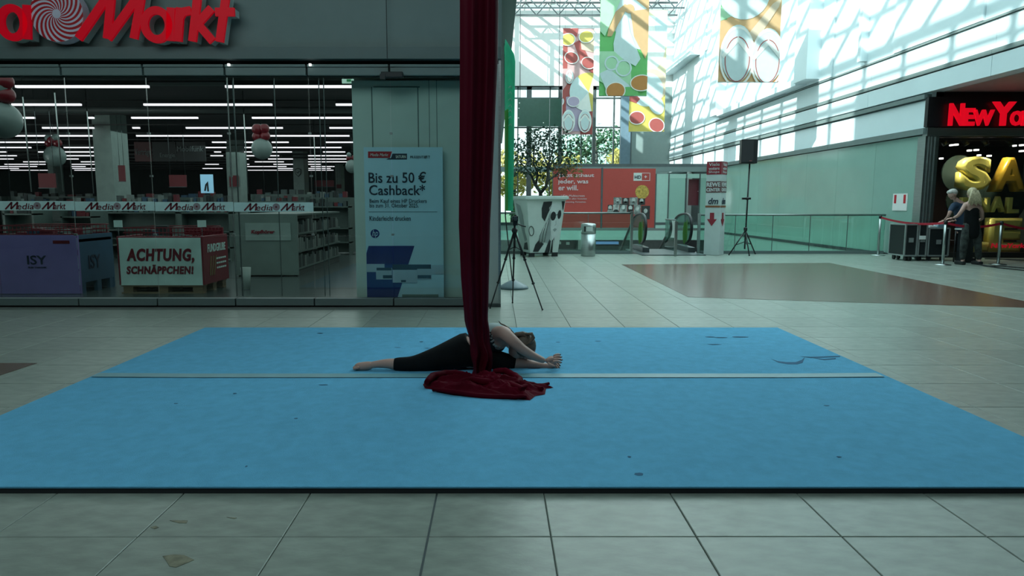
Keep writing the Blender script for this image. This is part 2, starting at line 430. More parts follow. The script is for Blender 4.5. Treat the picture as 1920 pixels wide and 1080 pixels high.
# ================================================================ RIGHT STREET WALL at X = 10
XR = 10.0
YC = fl(1722, 482.8).y
gw = struct('wall_right', M().box(XR + .03, XR + .3, YC, 40, -5, 2.87), m_darksteel)
n = 8; yy = [YC + (32.3 - YC) * (i / n) for i in range(n + 1)]
for i in range(n):
    part('glass_panel', M().box(XR, XR + .03, yy[i] + .004, yy[i + 1] - .004, .03, 2.86), m_greenglass, gw)
    part('slab_panel', M().box(XR, XR + .03, yy[i] + .004, yy[i + 1] - .004, -1.2, -.06), m_greenpanel, gw)
part('floor_edge', M().box(XR - .02, XR + .02, YC, 32.3, -.06, .03), m_darksteel, gw)
bw = struct('wall_right_upper', M().box(XR + .12, XR + .4, 5, 41, 3.86, 12.6).box(XR + .12, XR + .4, YC, 41, 2.87, 3.86), m_band)
def band(z0, z1, x, mt=m_band, y0=5.0, step=4.6, nm='cladding_panel'):
    y = y0
    while y < 40:
        y1 = min(40.0, y + step)
        part(nm, M().box(x, XR + .13, y + .006, y1 - .006, z0, z1), mt, bw); y = y1
band(2.88, 3.02, XR - .08, m_facade_d, YC - .1, nm='lower_rail')
band(3.02, 3.66, XR + .02, y0=YC)
band(3.70, 3.80, XR - .05, m_facade_d, y0=YC, nm='ledge')
band(3.84, 4.24, XR - .02)
band(4.27, 4.36, XR - .04, m_facade_d, nm='ledge')
band(4.38, 4.95, XR + .03)
band(4.96, 5.00, XR - .01, m_facade_d, nm='ledge')
y = 5.0
k = 0
while y < 40:
    for (z0, z1) in ((5.02, 8.5), (8.52, 12.3)):
        x = XR + (.0 if k % 2 else .05)
        part('cladding_panel', M().box(x, XR + .13, y + .006, y + 3.2 - .006, z0, z1), m_band, bw)
    y += 3.2; k += 1
for yc in (22.2, 31.0):
    part('pilaster', M().box(XR - .42, XR + .1, yc - .45, yc + .45, 5.1, 12.3), m_band, bw, bevel=.01)
part('fin', M().box(XR - .15, XR + .1, 19.1, 19.25, 5.1, 12.3), m_band, bw)
part('overhang', M().box(XR - .35, XR + .1, 22.65, 30.55, 5.05, 5.25), m_band, bw)
part('overhang', M().box(XR - .5, XR + .1, 34.6, 40, 8.5, 8.7), m_band, bw)

# ================================================================ FAR END at Y = 40
YF = 40.0
fw = struct('wall_far_upper', M().box(0.05, XR + .1, YF, YF + .4, at(1000, 163, YF).z, 12.0), m_white)
struct('wall_far_right', M().box(at(1184, 280, YF).x, XR + .1, YF, YF + .3, 0, at(1000, 163, YF).z), m_facade)
struct('trim_5', M().box(.05, XR + .1, YF - .06, YF + .1, 11.7, 12.0), m_white)
wf = struct('window_2', M().box(.05, at(1184, 280, YF).x, YF, YF + .12, at(1000, 168, YF).z, at(1000, 161, YF).z), m_darksteel)
for (u, wd) in ((971, .06), (992, .28), (1031, .06), (1050, .2), (1090, .06), (1114, .18), (1151, .07), (1183, .1)):
    x = at(u, 250, YF).x
    part('mullion', M().box(x - wd / 2, x + wd / 2, YF, YF + .2, 0, at(1000, 163, YF).z), m_darksteel, wf)
x = at(1171, 250, YF).x
part('column_casing', M().box(x - .28, x + .28, YF - .35, YF - .02, 0, at(1000, 163, YF).z), mat('blue_grey_casing', (.12, .19, .24), .4), wf)
for (v, h) in ((184, .07), (239, .07), (318, .22), (421, .25)):
    z = at(1000, v, YF).z
    part('transom', M().box(.05, at(1184, 250, YF).x, YF - .02, YF + .12, z - h / 2, z + h / 2), m_darksteel, wf)
xs = [.05] + [at(u, 250, YF).x for u in (971, 992, 1031, 1050, 1090, 1114, 1151, 1184)]
zz = [0, at(1000, 318, YF).z, at(1000, 240, YF).z, at(1000, 163, YF).z]
for i in range(8):
    for j in range(3):
        part('pane', M().box(xs[i] + .02, xs[i + 1] - .02, YF + .05, YF + .07, zz[j], zz[j + 1]), m_roofglass, wf)

# ---- glazed roof over the street, its bars, clerestory
zr = 12.3
rf = struct('ceiling_glass_roof', M().box(.1, .3, -10, 41, zr - .1, zr + .1), m_white)
for i in range(34):
    y = -10 + i * 1.5
    part('roof_bar', M().box(.2, XR + .3, y - .055, y + .055, zr - .12, zr + .06), m_white, rf)
for i in range(8):
    x = .2 + i * 1.42
    part('roof_bar', M().box(x - .045, x + .045, -10, 41, zr - .10, zr + .04), m_white, rf)
for i in range(17):
    y = -10 + i * 3
    part('roof_pane', M().box(.2, XR + .3, y + .1, y + 2.9, zr + .06, zr + .08), m_roofglass, rf)
struct('ceiling_right_roof', M().box(XR + .3, 16, -10, 41, zr - .1, zr + .1), m_white)
cl = struct('window_3', M().box(.12, .24, -10, 40, 9.93, 10.02), m_white)
for i in range(28):
    y = -9.5 + i * 1.8
    part('mullion', M().box(.12, .24, y - .07, y + .07, 10.0, zr - .1), m_white, cl)
    part('pane', M().box(.17, .18, y + .07, y + 1.73, 10.02, zr - .1), m_roofglass, cl)
part('sun_block_panel', M().box(.10, .26, -10, 10.6, 10.0, 11.3), m_facade, cl)  # unseen panel added to shade the nearer lower bands of the right wall
part('transom', M().box(.12, .24, -10, 40, 10.95, 11.12), m_white, cl)
part('transom', M().box(.12, .24, -10, 40, 11.62, 11.72), m_white, cl)
# trusses carrying the far roof
for q, y in enumerate((37.4, 38.8)):
    tr = thing('roof_truss', (5, y, 11.3), ('slender steel roof truss under the glass roof, the one nearer the hall', 'slender steel roof truss under the glass roof, hard by the white end wall')[q], 'truss', 'roof trusses at the end wall')
    m1 = M(); m1.obox((.3, y, 12.1), (9.9, y, 12.1), .09, .09); m1.obox((.3, y, 11.45), (9.9, y, 11.45), .07, .07); part('chord', m1, m_darksteel, tr)
    for i in range(8):
        x = .4 + i * 1.2
        part('web_bar', M().obox((x, y, 12.1), (x + .6, y, 11.45), .05, .05), m_darksteel, tr)
        part('web_bar', M().obox((x + .6, y, 11.45), (x + 1.2, y, 12.1), .05, .05), m_darksteel, tr)

# ---- partition across the far side of the opening, Y = 32.3
YP = 32.3
pt = struct('wall_far_partition', M().box(at(1037, 350, YP).x, XR, YP + .06, YP + .2, 2.95, 3.1), m_darksteel)
part('head_beam', M().box(.05, XR, YP - .05, YP + .1, at(1000, 322, YP).z, at(1000, 313, YP).z), m_facade_d, pt)
part('head_rail', M().box(at(1230, 350, YP).x, XR, YP, YP + .08, at(1000, 334, YP).z, at(1000, 326, YP).z), m_greenpanel, pt)
for (u0, u1, mt) in ((1230, 1252, m_greenpanel), (1254, 1284, m_greenglass), (1312, 1325, m_greenglass)):
    mm = M(); pxbox(mm, u0, 334, u1, 417, YP, .06); part('wall_panel', mm, mt, pt)
for u in (1229, 1253, 1286, 1311):
    mm = M(); pxbox(mm, u - .8, 326, u + 1.2, 428, YP - .03, .1); part('post', mm, m_darksteel, pt)
mm = M(); pxbox(mm, 1229, 417, 1325, 421, YP - .02, .08); part('rail', mm, m_darksteel, pt)
mm = M(); pxbox(mm, 1229, 422, 1325, 428, YP - .02, .08); part('kick_panel', mm, m_greenpanel, pt)
mm = M(); pxbox(mm, 1287, 322, 1325, 430, YP + 3, .1); part('back_panel', mm, m_whitel, pt)

# ---- corner shop on the right (faces the hall at Y = YC)
m_ny = mat('black_shop_front', (.008, .009, .011), .35)
nf = struct('wall_corner_shop', M().box(XR + .22, 16, YC, YC + .25, at(1800, 257, YC).z, 3.85), m_ny)
part('sign_board', M().box(XR - .02, 16, YC - .12, YC, at(1800, 239, YC).z, at(1800, 183, YC).z), m_ny, nf)
part('lintel', M().box(XR - .02, 16, YC - .16, YC + .02, at(1800, 256, YC).z, at(1800, 241, YC).z), m_steel, nf)
col1 = part('metal_column', M().box(XR - .01, at(1745, 400, YC).x, YC - .1, YC + .2, 0, at(1800, 256, YC).z), m_steel, nf)
for x in (10.06, 10.13, 10.21):
    part('column_fold', M().box(x, x + .02, YC - .13, YC - .09, 0, at(1800, 257, YC).z), m_steel, nf)
struct('trim_6', M().box(at(1745, 400, YC).x, 16, YC - .02, YC + .15, 0, .12), m_blackp)
ww = struct('window_4', M().box(at(1745, 400, YC).x, 16, YC + .1, YC + .14, at(1800, 262, YC).z, at(1800, 258, YC).z), m_blackp)
x0 = at(1745, 400, YC).x
for i in range(4):
    part('pane', M().box(x0 + i * 1.3, x0 + i * 1.3 + 1.29, YC + .1, YC + .115, .12, at(1800, 260, YC).z), m_glass, ww)
struct('wall_corner_shop_back', M().box(10.3, 16, 21, 21.2, 0, 4), mat('dark_wine_wall', (.025, .01, .012), .6))
struct('ceiling_corner_shop', M().box(10.3, 16, YC + .25, 21, 3.0, 3.1), mat('dark_wine_ceiling', (.05, .015, .02), .6))
struct('floor_corner_shop', M().box(10.3, 16, YC + .15, 21, -.01, .01), m_blackp)
struct('ceiling_soffit_right', M().box(XR + .4, 16, 3, YC, 3.85, 4.0), mat('soffit', (.32, .30, .28), .5))
struct('wall_right_near', M().box(16, 16.2, -10, 22, 0, 13), m_facade)
# ================================================================ MATS
ZM = .032
yb = fl(900, 614, ZM).y; ys_ = fl(900, 708, ZM).y; yf = fl(900, 913, ZM).y
def matx(u, v): return fl(u, v, ZM).x
xl = (matx(385, 614) + matx(165, 708)) / 2; xr = (matx(1458, 614) + matx(1660, 704)) / 2
def gym_mat(y0, y1, label, dx=0):
    t = thing('gym_mat', ((xl + xr) / 2, (y0 + y1) / 2, 0), label, 'mat', 'blue mats')
    part('foam_core', M().box(xl + .004 + dx, xr - .004 + dx, y0 + .002, y1 - .002, .001, ZM - .006), m_foam, t)
    m = M(); nx, ny = 60, 20
    vs = []
    for j in range(ny + 1):
        for i in range(nx + 1):
            x = xl + dx + (xr - xl) * i / nx; y = y0 + (y1 - y0) * j / ny
            edge = 0 if (0 < i < nx and 0 < j < ny) else 1
            vs.append((x, y, ZM + (0 if edge else .0015 * sin(x * 3.1 + y * 2) * cos(y * 4.3))))
    fs = [(j * (nx + 1) + i, j * (nx + 1) + i + 1, (j + 1) * (nx + 1) + i + 1, (j + 1) * (nx + 1) + i) for j in range(ny) for i in range(nx)]
    m.add(vs, fs, True)
    m.box(xl + dx, xr + dx, y0, y1, ZM - .007, ZM - .0015)
    part('carpet_top', m, m_carpet, t)
    return t
m_scuff = mat('scuff_dark_blue', (.035, .13, .24), .95)
nearm = gym_mat(yf, ys_ - .004, 'blue carpeted gym mat strip next to the camera, black foam edge')
farm = gym_mat(ys_ + .002, yb, 'blue carpeted gym mat strip that the stretching acrobat sits on')
def scuff(u, v, w, h, parent, rot=0):
    c = fl(u, v, ZM); m = M(); P = []
    for a, b in ell((0, 0), w, h, 14, rot): P.append((c.x + a * random.uniform(.7, 1.1), c.y + b * random.uniform(.7, 1.1), ZM + .0018))
    m.poly(P, (0, 0, .0006)); part('scuff_mark', m, m_scuff, parent)
for (u, v, w, h) in ((1198, 890, .025, .018), (462, 875, .006, .01), (555, 785, .012, .012), (440, 738, .015, .01), (606, 722, .04, .012), (1180, 857, .01, .01), (1550, 761, .02, .01), (330, 757, .015, .01), (1573, 857, .014, .008)):
    scuff(u, v, w, h, nearm)
for (u, v, w, h) in ((1330, 632, .05, .02), (1352, 633, .06, .02), (1388, 632, .09, .025), (1340, 646, .06, .015), (790, 641, .02, .02), (746, 652, .03, .01), (1122, 640, .03, .015), (1046, 642, .02, .015), (600, 625, .03, .015), (1000, 691, .06, .02), (802, 653, .03, .01)):
    scuff(u, v, w, h, farm)
cr_ = [(1446, 673), (1458, 677), (1475, 679), (1492, 679), (1503, 675), (1509, 670), (1505, 680), (1495, 686 - 3), (1478, 683), (1460, 680)]
m = M(); m.poly([fl(u, v, ZM + .0018) for u, v in cr_], (0, 0, .0006)); part('scuff_mark', m, m_scuff, farm)
for P in ([(1500, 668), (1520, 669), (1575, 667), (1575, 669), (1520, 671)], [(1515, 669), (1545, 673), (1567, 671), (1567, 673), (1545, 675)]):
    m = M(); m.poly([fl(u, v, ZM + .0018) for u, v in P], (0, 0, .0006)); part('scuff_mark', m, m_scuff, farm)
# translucent tape over the joint of the two mats
m = M(); vs = []; n = 60
for i in range(n + 1):
    x = xl + .02 + (xr - xl - .06) * i / n; c = abs(i / n - .5) * 2; yo = .02 * max(0, c - .75) * 4
    vs += [(x, ys_ - .012 + yo, ZM + .004), (x, ys_ + .10 + yo, ZM + .004), (x, ys_ + .10 + yo, ZM + .0055), (x, ys_ - .012 + yo, ZM + .0055)]
fs = []
for i in range(n):
    a, b = 4 * i, 4 * i + 4
    for k in range(4): fs.append((a + k, b + k, b + (k + 1) % 4, a + (k + 1) % 4))
fs += [(0, 1, 2, 3), (4 * n + 3, 4 * n + 2, 4 * n + 1, 4 * n)]
m.add(vs, fs); single('joint_tape', m, mat('pale_tape', (.13, .31, .37), .45), 'pale grey-blue tape strip covering the joint between the two blue mats', 'tape')

# ================================================================ RED SILK
m_silk = mat('wine_red_silk', (.078, .0008, .009), .6, noise=.12, scale=3, spec=.12)
m_silk2 = mat('wine_red_silk_pool', (.078, .0005, .008), .7, noise=.25, scale=5, spec=.05)
sk = thing('aerial_silk', (at(905, 715, 4.95).x, 4.95, ZM), 'long dark red aerial silk hanging down and pooled on the blue mats', 'silk')
prof = [(0, 862, 935), (120, 862, 933), (300, 861, 925), (420, 860, 919), (520, 864, 917), (600, 871, 915), (640, 879, 918), (662, 884, 924), (685, 886, 921), (712, 882, 920)]
YK = 4.93
def interp(v):
    for i in range(len(prof) - 1):
        if prof[i][0] <= v <= prof[i + 1][0]:
            t = (v - prof[i][0]) / (prof[i + 1][0] - prof[i][0]); return prof[i][1] + t * (prof[i + 1][1] - prof[i][1]), prof[i][2] + t * (prof[i + 1][2] - prof[i][2])
    return prof[-1][1:] if v > prof[-1][0] else prof[0][1:]
rows = []
for k in range(70):
    v = 716 - k * 10.4
    if v > 0: u0, u1 = interp(v); a, b = at(u0, v, YK), at(u1, v, YK); rows.append((a.x, b.x, (a.z + b.z) / 2))
ztop = rows[-1][2]; a0, b0 = rows[-1][0], rows[-1][1]
for k in range(1, 40): rows.append((a0 + .002 * k * .3, b0 - .002 * k * .3, ztop + (6.8 - ztop) * k / 39))
def silk_panel(f0, f1, yo, fold, ph, name):
    m = M(); n = 40; vs = []
    for r, (xa, xb, z) in enumerate(rows):
        low = max(0, 1 - z / .55)
        for i in range(2 * n):
            fr = i / (n - 1) if i < n else (2 * n - 1 - i) / (n - 1)
            back = 1 if i >= n else -1
            t = f0 + (f1 - f0) * fr
            x = xa + (xb - xa) * t
            tw = ph + low * 2.2 + .25 * sin(z * .8)
            y = YK + yo + .020 * fold * sin(t * 12 + tw) + .006 * sin(t * 27 + tw * 1.7 + z * .35) + back * .035 * sin(pi * fr) ** .5
            if low: y += .03 * low * sin(t * 9 + z * 22) * .4; x += .012 * low * sin(z * 25 + t * 5)
            vs.append((x, y, max(z, ZM + .01)))
    R = len(rows); w2 = 2 * n
    fs = [(r * w2 + i, r * w2 + (i + 1) % w2, (r + 1) * w2 + (i + 1) % w2, (r + 1) * w2 + i) for r in range(R - 1) for i in range(w2)]
    m.add(vs, fs, True); part(name, m, m_silk, sk)
silk_panel(0.0, .74, 0, 1.0, .3, 'silk_strip')
silk_panel(.66, 1.0, .03, .8, 2.1, 'silk_strip')
# the heap on the mat
outl = [(793, 722), (795, 712), (808, 704), (822, 702), (850, 704), (878, 703), (905, 698), (935, 699), (958, 703), (970, 712), (985, 719), (1008, 721), (1038, 720.5), (1024, 729), (1022, 740), (1004, 743), (994, 751), (965, 749), (900, 746), (850, 742), (820, 736), (812, 731), (797, 729)]
# outline on the mat plane: top edge of a raised heap projects higher, so the back points sit lower in depth
G = [fl(u, v + (7 if v < 721 else 0), ZM) for u, v in outl]
cx = sum(p.x for p in G) / len(G); cy = sum(p.y for p in G) / len(G)
m = M(); K = 26; vs = []; SUB = 10
ring = []
for i in range(len(G)):
    p, q = G[i], G[(i + 1) % len(G)]
    for s_ in range(SUB): ring.append(p.lerp(q, s_ / SUB))
for k in range(K + 1):
    f = 1 - k / K
    for p in ring:
        x = cx + (p.x - cx) * f; y = cy + (p.y - cy) * f
        hgt = .050 * (1 - f ** 3.0)
        rid = .5 + .5 * sin(x * 17 + y * 31 + 2.2 * sin(x * 6)) ; rid2 = .5 + .5 * sin(x * 43 - y * 22 + 3 * sin(y * 9))
        qx = x * 3.0 + .6 * mnoise.noise(Vector((x * 3, y * 3, 0))); n1 = 1 - abs(mnoise.noise(Vector((qx * 1.6, y * 14 + 2.5 * x, 1.3)))) * 2.2; n2 = 1 - abs(mnoise.noise(Vector((x * 13 - y * 9, y * 24 + x * 5, 4.1)))) * 2
        z = ZM + .003 + hgt * (.35 + .65 * rid) + (.030 * max(0, n1) ** 2 + .014 * max(0, n2) ** 2) * (1 - f ** 5)
        if x > cx + .33 * 1.0: z = ZM + .003 + (z - ZM) * .75
        vs.append((x, y, z if k else ZM + .003))
n = len(ring)
fs = [(k * n + i, k * n + (i + 1) % n, (k + 1) * n + (i + 1) % n, (k + 1) * n + i) for k in range(K) for i in range(n)]
m.add(vs, fs, True)
# thick rolled hems snaking over the heap
def hem(pts, r, zoff):
    P = []
    for i in range(len(pts) - 1):
        for s_ in range(5):
            t = s_ / 5; u = pts[i][0] * (1 - t) + pts[i + 1][0] * t; v = pts[i][1] * (1 - t) + pts[i + 1][1] * t
            c = fl(u, v + 2, ZM); P.append((c.x, c.y, ZM + zoff + .006 * sin(i * 2 + t * 3)))
    m.tube(P, [r * (.6 + .4 * sin(pi * min(1, (i + .5) / len(P)))) for i in range(len(P))], 8)
hem([(800, 727), (812, 716), (835, 709), (860, 710), (880, 716)], .030, .045)
hem([(812, 733), (850, 739), (905, 744), (965, 747), (992, 748)], .020, .016)
hem([(925, 706), (948, 706), (965, 713), (975, 722), (968, 734)], .028, .045)
hem([(972, 722), (992, 724), (1012, 724), (1034, 721)], .016, .018)
hem([(965, 738), (985, 732), (1003, 730), (1020, 736)], .022, .028)
hem([(880, 722), (905, 728), (938, 728), (960, 733), (985, 746)], .030, .048)
part('silk_heap', m, m_silk2, sk)
rg = single('rigging_beam', M().box(-1.2, .9, 4.85, 5.01, 6.8, 7.0), m_darksteel, 'dark steel rigging beam under the hall ceiling that carries the silk', 'beam')

# ================================================================ FIGURES
def skin_mesh(chains, sub=2, root=0):
    """chains: list of dict(v=[(x,y,z,r)...], e=[(a,b)...]); returns M of the skinned, smoothed surface"""
    vs, es = chains
    me = bpy.data.meshes.new('figure'); me.from_pydata([v[:3] for v in vs], es, [])
    o = bpy.data.objects.new('figure', me); COL.objects.link(o)
    o.modifiers.new('skin', 'SKIN')
    if not me.skin_vertices: me.skin_vertices.new()
    d = me.skin_vertices[0].data
    for i, v in enumerate(vs): d[i].radius = (v[3], v[4] if len(v) > 4 else v[3]); d[i].use_root = (i == root)
    sb = o.modifiers.new('sub', 'SUBSURF'); sb.levels = sub; sb.render_levels = sub
    dg = bpy.context.evaluated_depsgraph_get(); ev = o.evaluated_get(dg); r = bpy.data.meshes.new_from_object(ev, depsgraph=dg)
    m = M(); m.add([v.co[:] for v in r.vertices], [tuple(p.vertices) for p in r.polygons], True)
    bpy.data.objects.remove(o); bpy.data.meshes.remove(r); return m
def chain(*pts): return ([tuple(p) for p in pts], [(i, i + 1) for i in range(len(pts) - 1)])
def merge(m, *ms):
    for x in ms: m.join(x)
    return m
TIPS = []
def fingers(wrist, dirv, up, side, L=.085, curl=.5, spread=.16, thumb=1):
    """five separate fingers and a thumb rooted in the palm; returns (palm chain end, M)"""
    w_, d, u, s_ = Vector(wrist), Vector(dirv).normalized(), Vector(up).normalized(), Vector(side).normalized()
    m = M(); palm = w_ + d * .075
    m.join(skin_mesh(chain((*w_, .019), (*(w_ + d * .035), .024, ), (*(w_ + d * .072), .024)), 2))
    for q, (o, ln) in enumerate(((-.027, .85), (-.009, 1.0), (.009, .94), (.026, .74))):
        b = w_ + d * .06 + s_ * o; dd = (d + s_ * (o / .027) * spread).normalized()
        c1 = b + dd * .03; c2 = c1 + (dd * cos(curl) - u * sin(curl)).normalized() * L * ln * .42
        c3 = c2 + (dd * cos(curl * 2) - u * sin(curl * 2)).normalized() * L * ln * .33
        m.join(skin_mesh(chain((*b, .0115), (*c1, .011), (*c2, .010), (*c3, .0085)), 1)); TIPS.append(c3)
    b = w_ + d * .02 - s_ * .02 * thumb; c1 = b + (d * .6 - s_ * .7 * thumb).normalized() * .04; c2 = c1 + (d * .9 - s_ * .35 * thumb - u * .3).normalized() * .033
    m.join(skin_mesh(chain((*b, .012), (*c1, .0105), (*c2, .008)), 1))
    return m
def head(c, face, upv, r=.092):
    """skull with jaw, nose, eyes, ears, mouth; face = looking direction, upv = crown direction"""
    c, f, u = Vector(c), Vector(face).normalized(), Vector(upv).normalized(); s_ = f.cross(u).normalized(); u = s_.cross(f).normalized()
    R = Matrix((s_, f, u)).transposed(); m = M()
    m.ball(c + u * .015, (r * .82, r * 1.02, r * 1.05), 18, 12, R)
    m.ball(c + f * .02 - u * .055, (r * .62, r * .72, r * .62), 14, 8, R)
    m.join(skin_mesh(chain((*(c + f * r * .95 + u * .005), .006), (*(c + f * (r * 1.12) - u * .022), .010), (*(c + f * r * .93 - u * .028), .010)), 1))
    for q in (-1, 1):
        m.ball(c + s_ * q * r * .84 - f * .005 - u * .005, (.010, .018, .028), 8, 6, R)
        m.ball(c + s_ * q * r * .36 + f * r * .82 + u * .008, (.016, .012, .011), 8, 6, R)
    m.ball(c + f * (r * .94) - u * .052, (.024, .010, .008), 10, 6, R)
    return m
def P3(u, v, Y): p = at(u, v, Y); return (p.x, p.y, p.z)
m_nail = mat('dark_nail_polish', (.02, .02, .05), .2)
m_hairb = mat('dark_blond_hair', (.115, .085, .062), .6, noise=.35, scale=30, stretch=(8, 1, 8))
m_mouth = mat('lips', (.30, .12, .11), .5)
m_eye = mat('eye', (.03, .03, .03), .2)

# ---- the acrobat in a front split, folded over the front leg
Ya = 5.15
t = thing('person', (at(880, 690, Ya).x, Ya, ZM), 'barefoot person in black capri trousers doing a front split on the blue mat', 'person')
def J(u, v, dy=0, r=.05, r2=None):
    p = P3(u, v, Ya + dy); return (*p, r) if r2 is None else (*p, r, r2)
body_v = [J(874, 659, .02, .128), J(894, 650, .03, .105), J(918, 636, .04, .098), J(938, 632, .05, .10), J(954, 636, .05, .055), J(966, 643, .05, .047),
          # back leg
          J(856, 661, -.02, .112), J(822, 671, -.04, .084), J(790, 679.5, -.05, .065), J(770, 684, -.05, .056), J(748, 683, -.05, .050), J(722, 681.5, -.05, .038), J(702, 683.5, -.05, .028), J(690, 686, -.05, .030),
          # front leg
          J(892, 671, .02, .098), J(930, 675, .03, .072), J(962, 680, .03, .054), J(985, 683, .03, .044), J(1012, 686, .03, .035), J(1030, 688, .03, .030),
          # near arm
          J(943, 622, -.10, .054), J(960, 638, -.13, .048), J(979, 655, -.13, .041), J(1000, 668, -.11, .034), J(1023, 677.5, -.08, .022),
          # far arm
          J(946, 634, .16, .045), J(960, 648, .20, .040), J(980, 664, .21, .034), J(1003, 672, .15, .027), J(1022, 674, .10, .019)]
be = [(0, 1), (1, 2), (2, 3), (3, 4), (4, 5), (0, 6), (6, 7), (7, 8), (8, 9), (9, 10), (10, 11), (11, 12), (12, 13), (0, 14), (14, 15), (15, 16), (16, 17), (17, 18), (18, 19),
      (3, 20), (20, 21), (21, 22), (22, 23), (23, 24), (3, 25), (25, 26), (26, 27), (27, 28), (28, 29)]
bm_ = skin_mesh((body_v, be), 2)
# feet with toes: the back foot lies on its instep, toes pointing away
bm_.join(skin_mesh(chain(J(702, 684, -.05, .030), J(688, 686, -.05, .038), J(674, 687.5, -.05, .036), J(664, 689, -.05, .026)), 2))
for k in range(5):
    dy = -.05 + (k - 2) * .016; u0 = 668 + abs(k - 1.0) * 1.6; v0 = 690.5 - (k) * 1.9
    bm_.join(skin_mesh(chain(J(u0 + 5, v0 - 1.5, dy, .014), J(u0 - 2, v0, dy, .012), J(u0 - 8 + k * 1.0, v0 + 1.2, dy, .011)), 1))
# front foot, flexed, toes up, held by the hands
bm_.join(skin_mesh(chain(J(1024, 687.5, .03, .030), J(1034, 688, .03, .036), J(1037, 680, .03, .032), J(1039, 671, .03, .028)), 2))
for k in range(5):
    dy = .03 + (k - 2) * .018
    bm_.join(skin_mesh(chain(J(1039, 672, dy, .010), J(1041, 666 + k * .6, dy, .009), J(1044, 663 + k * .8, dy, .0085)), 1))
bm_.join(fingers(P3(1023, 677.5, Ya - .08), Vector(P3(1052, 668, Ya - .05)) - Vector(P3(1023, 677.5, Ya - .08)), (0, -.6, .8), (.2, .8, .6), .075, .45, .25, 1))
bm_.join(fingers(P3(1022, 675, Ya + .10), Vector(P3(1050, 681, Ya + .03)) - Vector(P3(1022, 675, Ya + .10)), (0, .3, .9), (.1, .9, .4), .075, .5, .3, -1))
bm_.join(head(P3(979, 652, Ya + .04), Vector((.15, -.05, -1)), Vector((1, 0, .15)), .088))
part('body', bm_, m_skin, t)
for tip in TIPS:
    mm = M(); mm.ball(tip + Vector((.001, -.003, .004)), (.0065, .0065, .0055), 8, 6); part('nail', mm, m_nail, t)
# trousers: follow pelvis and both legs to below the knee
g = .010
def grow(v, k=g): return (*v[:3], v[3] + k)
tv = [grow(body_v[0], .026), J(890, 652, .03, .142), grow(body_v[6], .020), grow(body_v[7], .012), grow(body_v[8], .010), grow(body_v[9], .009), grow(body_v[10], .010), J(732, 682, -.05, .042), grow(body_v[14], .024), grow(body_v[15], .012), grow(body_v[16], .010), J(970, 682, .03, .048)]
tm = skin_mesh((tv, [(0, 1), (0, 2), (2, 3), (3, 4), (4, 5), (5, 6), (6, 7), (0, 8), (8, 9), (9, 10), (10, 11)]), 2)
part('trousers', tm, m_cloth_k, t, 'black capri trousers ending below the knee')
tm = skin_mesh(chain(J(876, 655, .03, .118), J(898, 645, .03, .108), J(918, 637, .04, .112), J(936, 635, .05, .112), J(951, 638, .06, .09)), 2)
m_floral = mat('black_floral_top', (.012, .014, .016), .8)
part('top', tm, m_floral, t, 'dark top with a pale flower print')
# flower print on the flank of the top (flat print lying on the cloth)
mp_ = M()
for k in range(18):
    u = 916 + random.random() * 24; v = 622 + random.random() * 26
    c = Vector(P3(919 + (u - 919), v, Ya)); ax = Vector(P3(u, 0.36 * (918 - u) * -0 + 636, Ya + .045)); rr = .107
    dz = c.z - ax.z; 
    if abs(dz) > rr * .9: continue
    yy_ = ax.y - (rr * rr - dz * dz) ** .5 - .001
    mp_.ball((c.x, yy_, c.z), (.008 + .006 * random.random(), .004, .006 + .005 * random.random()), 6, 4)
part('flower_print', mp_, mat('pale_flower_print', (.40, .44, .44), .8), t)
tm = skin_mesh(chain(J(900, 634, .05, .085), J(914, 627, .05, .090), J(930, 623.5, .05, .094), J(945, 626, .06, .066)), 2)
part('back_panel', tm, mat('pale_blue_white_cloth', (.50, .60, .60), .8), t, 'pale cloth over the back')
hm = M()
hm.ball(P3(983, 648, Ya + .04), (.092, .085, .100), 18, 12)
for k in range(9):
    a = k / 9; hm.tube([P3(958 + 2 * k, 632 - .2 * k, Ya + .0 + .012 * k), P3(968 + 2 * k, 627.5, Ya + .012 * k), P3(980 + 2 * k, 626 + k * .5, Ya + .012 * k), P3(990 + k * .9, 630 + 2.2 * k, Ya + .01 * k), P3(990 + k * .7, 642 + 1.8 * k, Ya - .01)], [.012, .019, .021, .019, .010], 7)
hm.tube([P3(985, 626, Ya - .02), P3(997, 626, Ya - .02), P3(1000, 633, Ya - .02), P3(994, 642, Ya - .03), P3(984, 648, Ya - .04)], [.008, .014, .016, .014, .006], 7)
hm.tube([P3(935, 602, Ya + .05), P3(939, 607, Ya + .05), P3(946, 610, Ya + .05), P3(955, 616, Ya + .04), P3(963, 626, Ya + .03), P3(972, 632, Ya + .03)], [.003, .005, .006, .007, .010, .012], 6)
part('hair', hm, m_hairb, t, 'dark blond hair falling over the head')

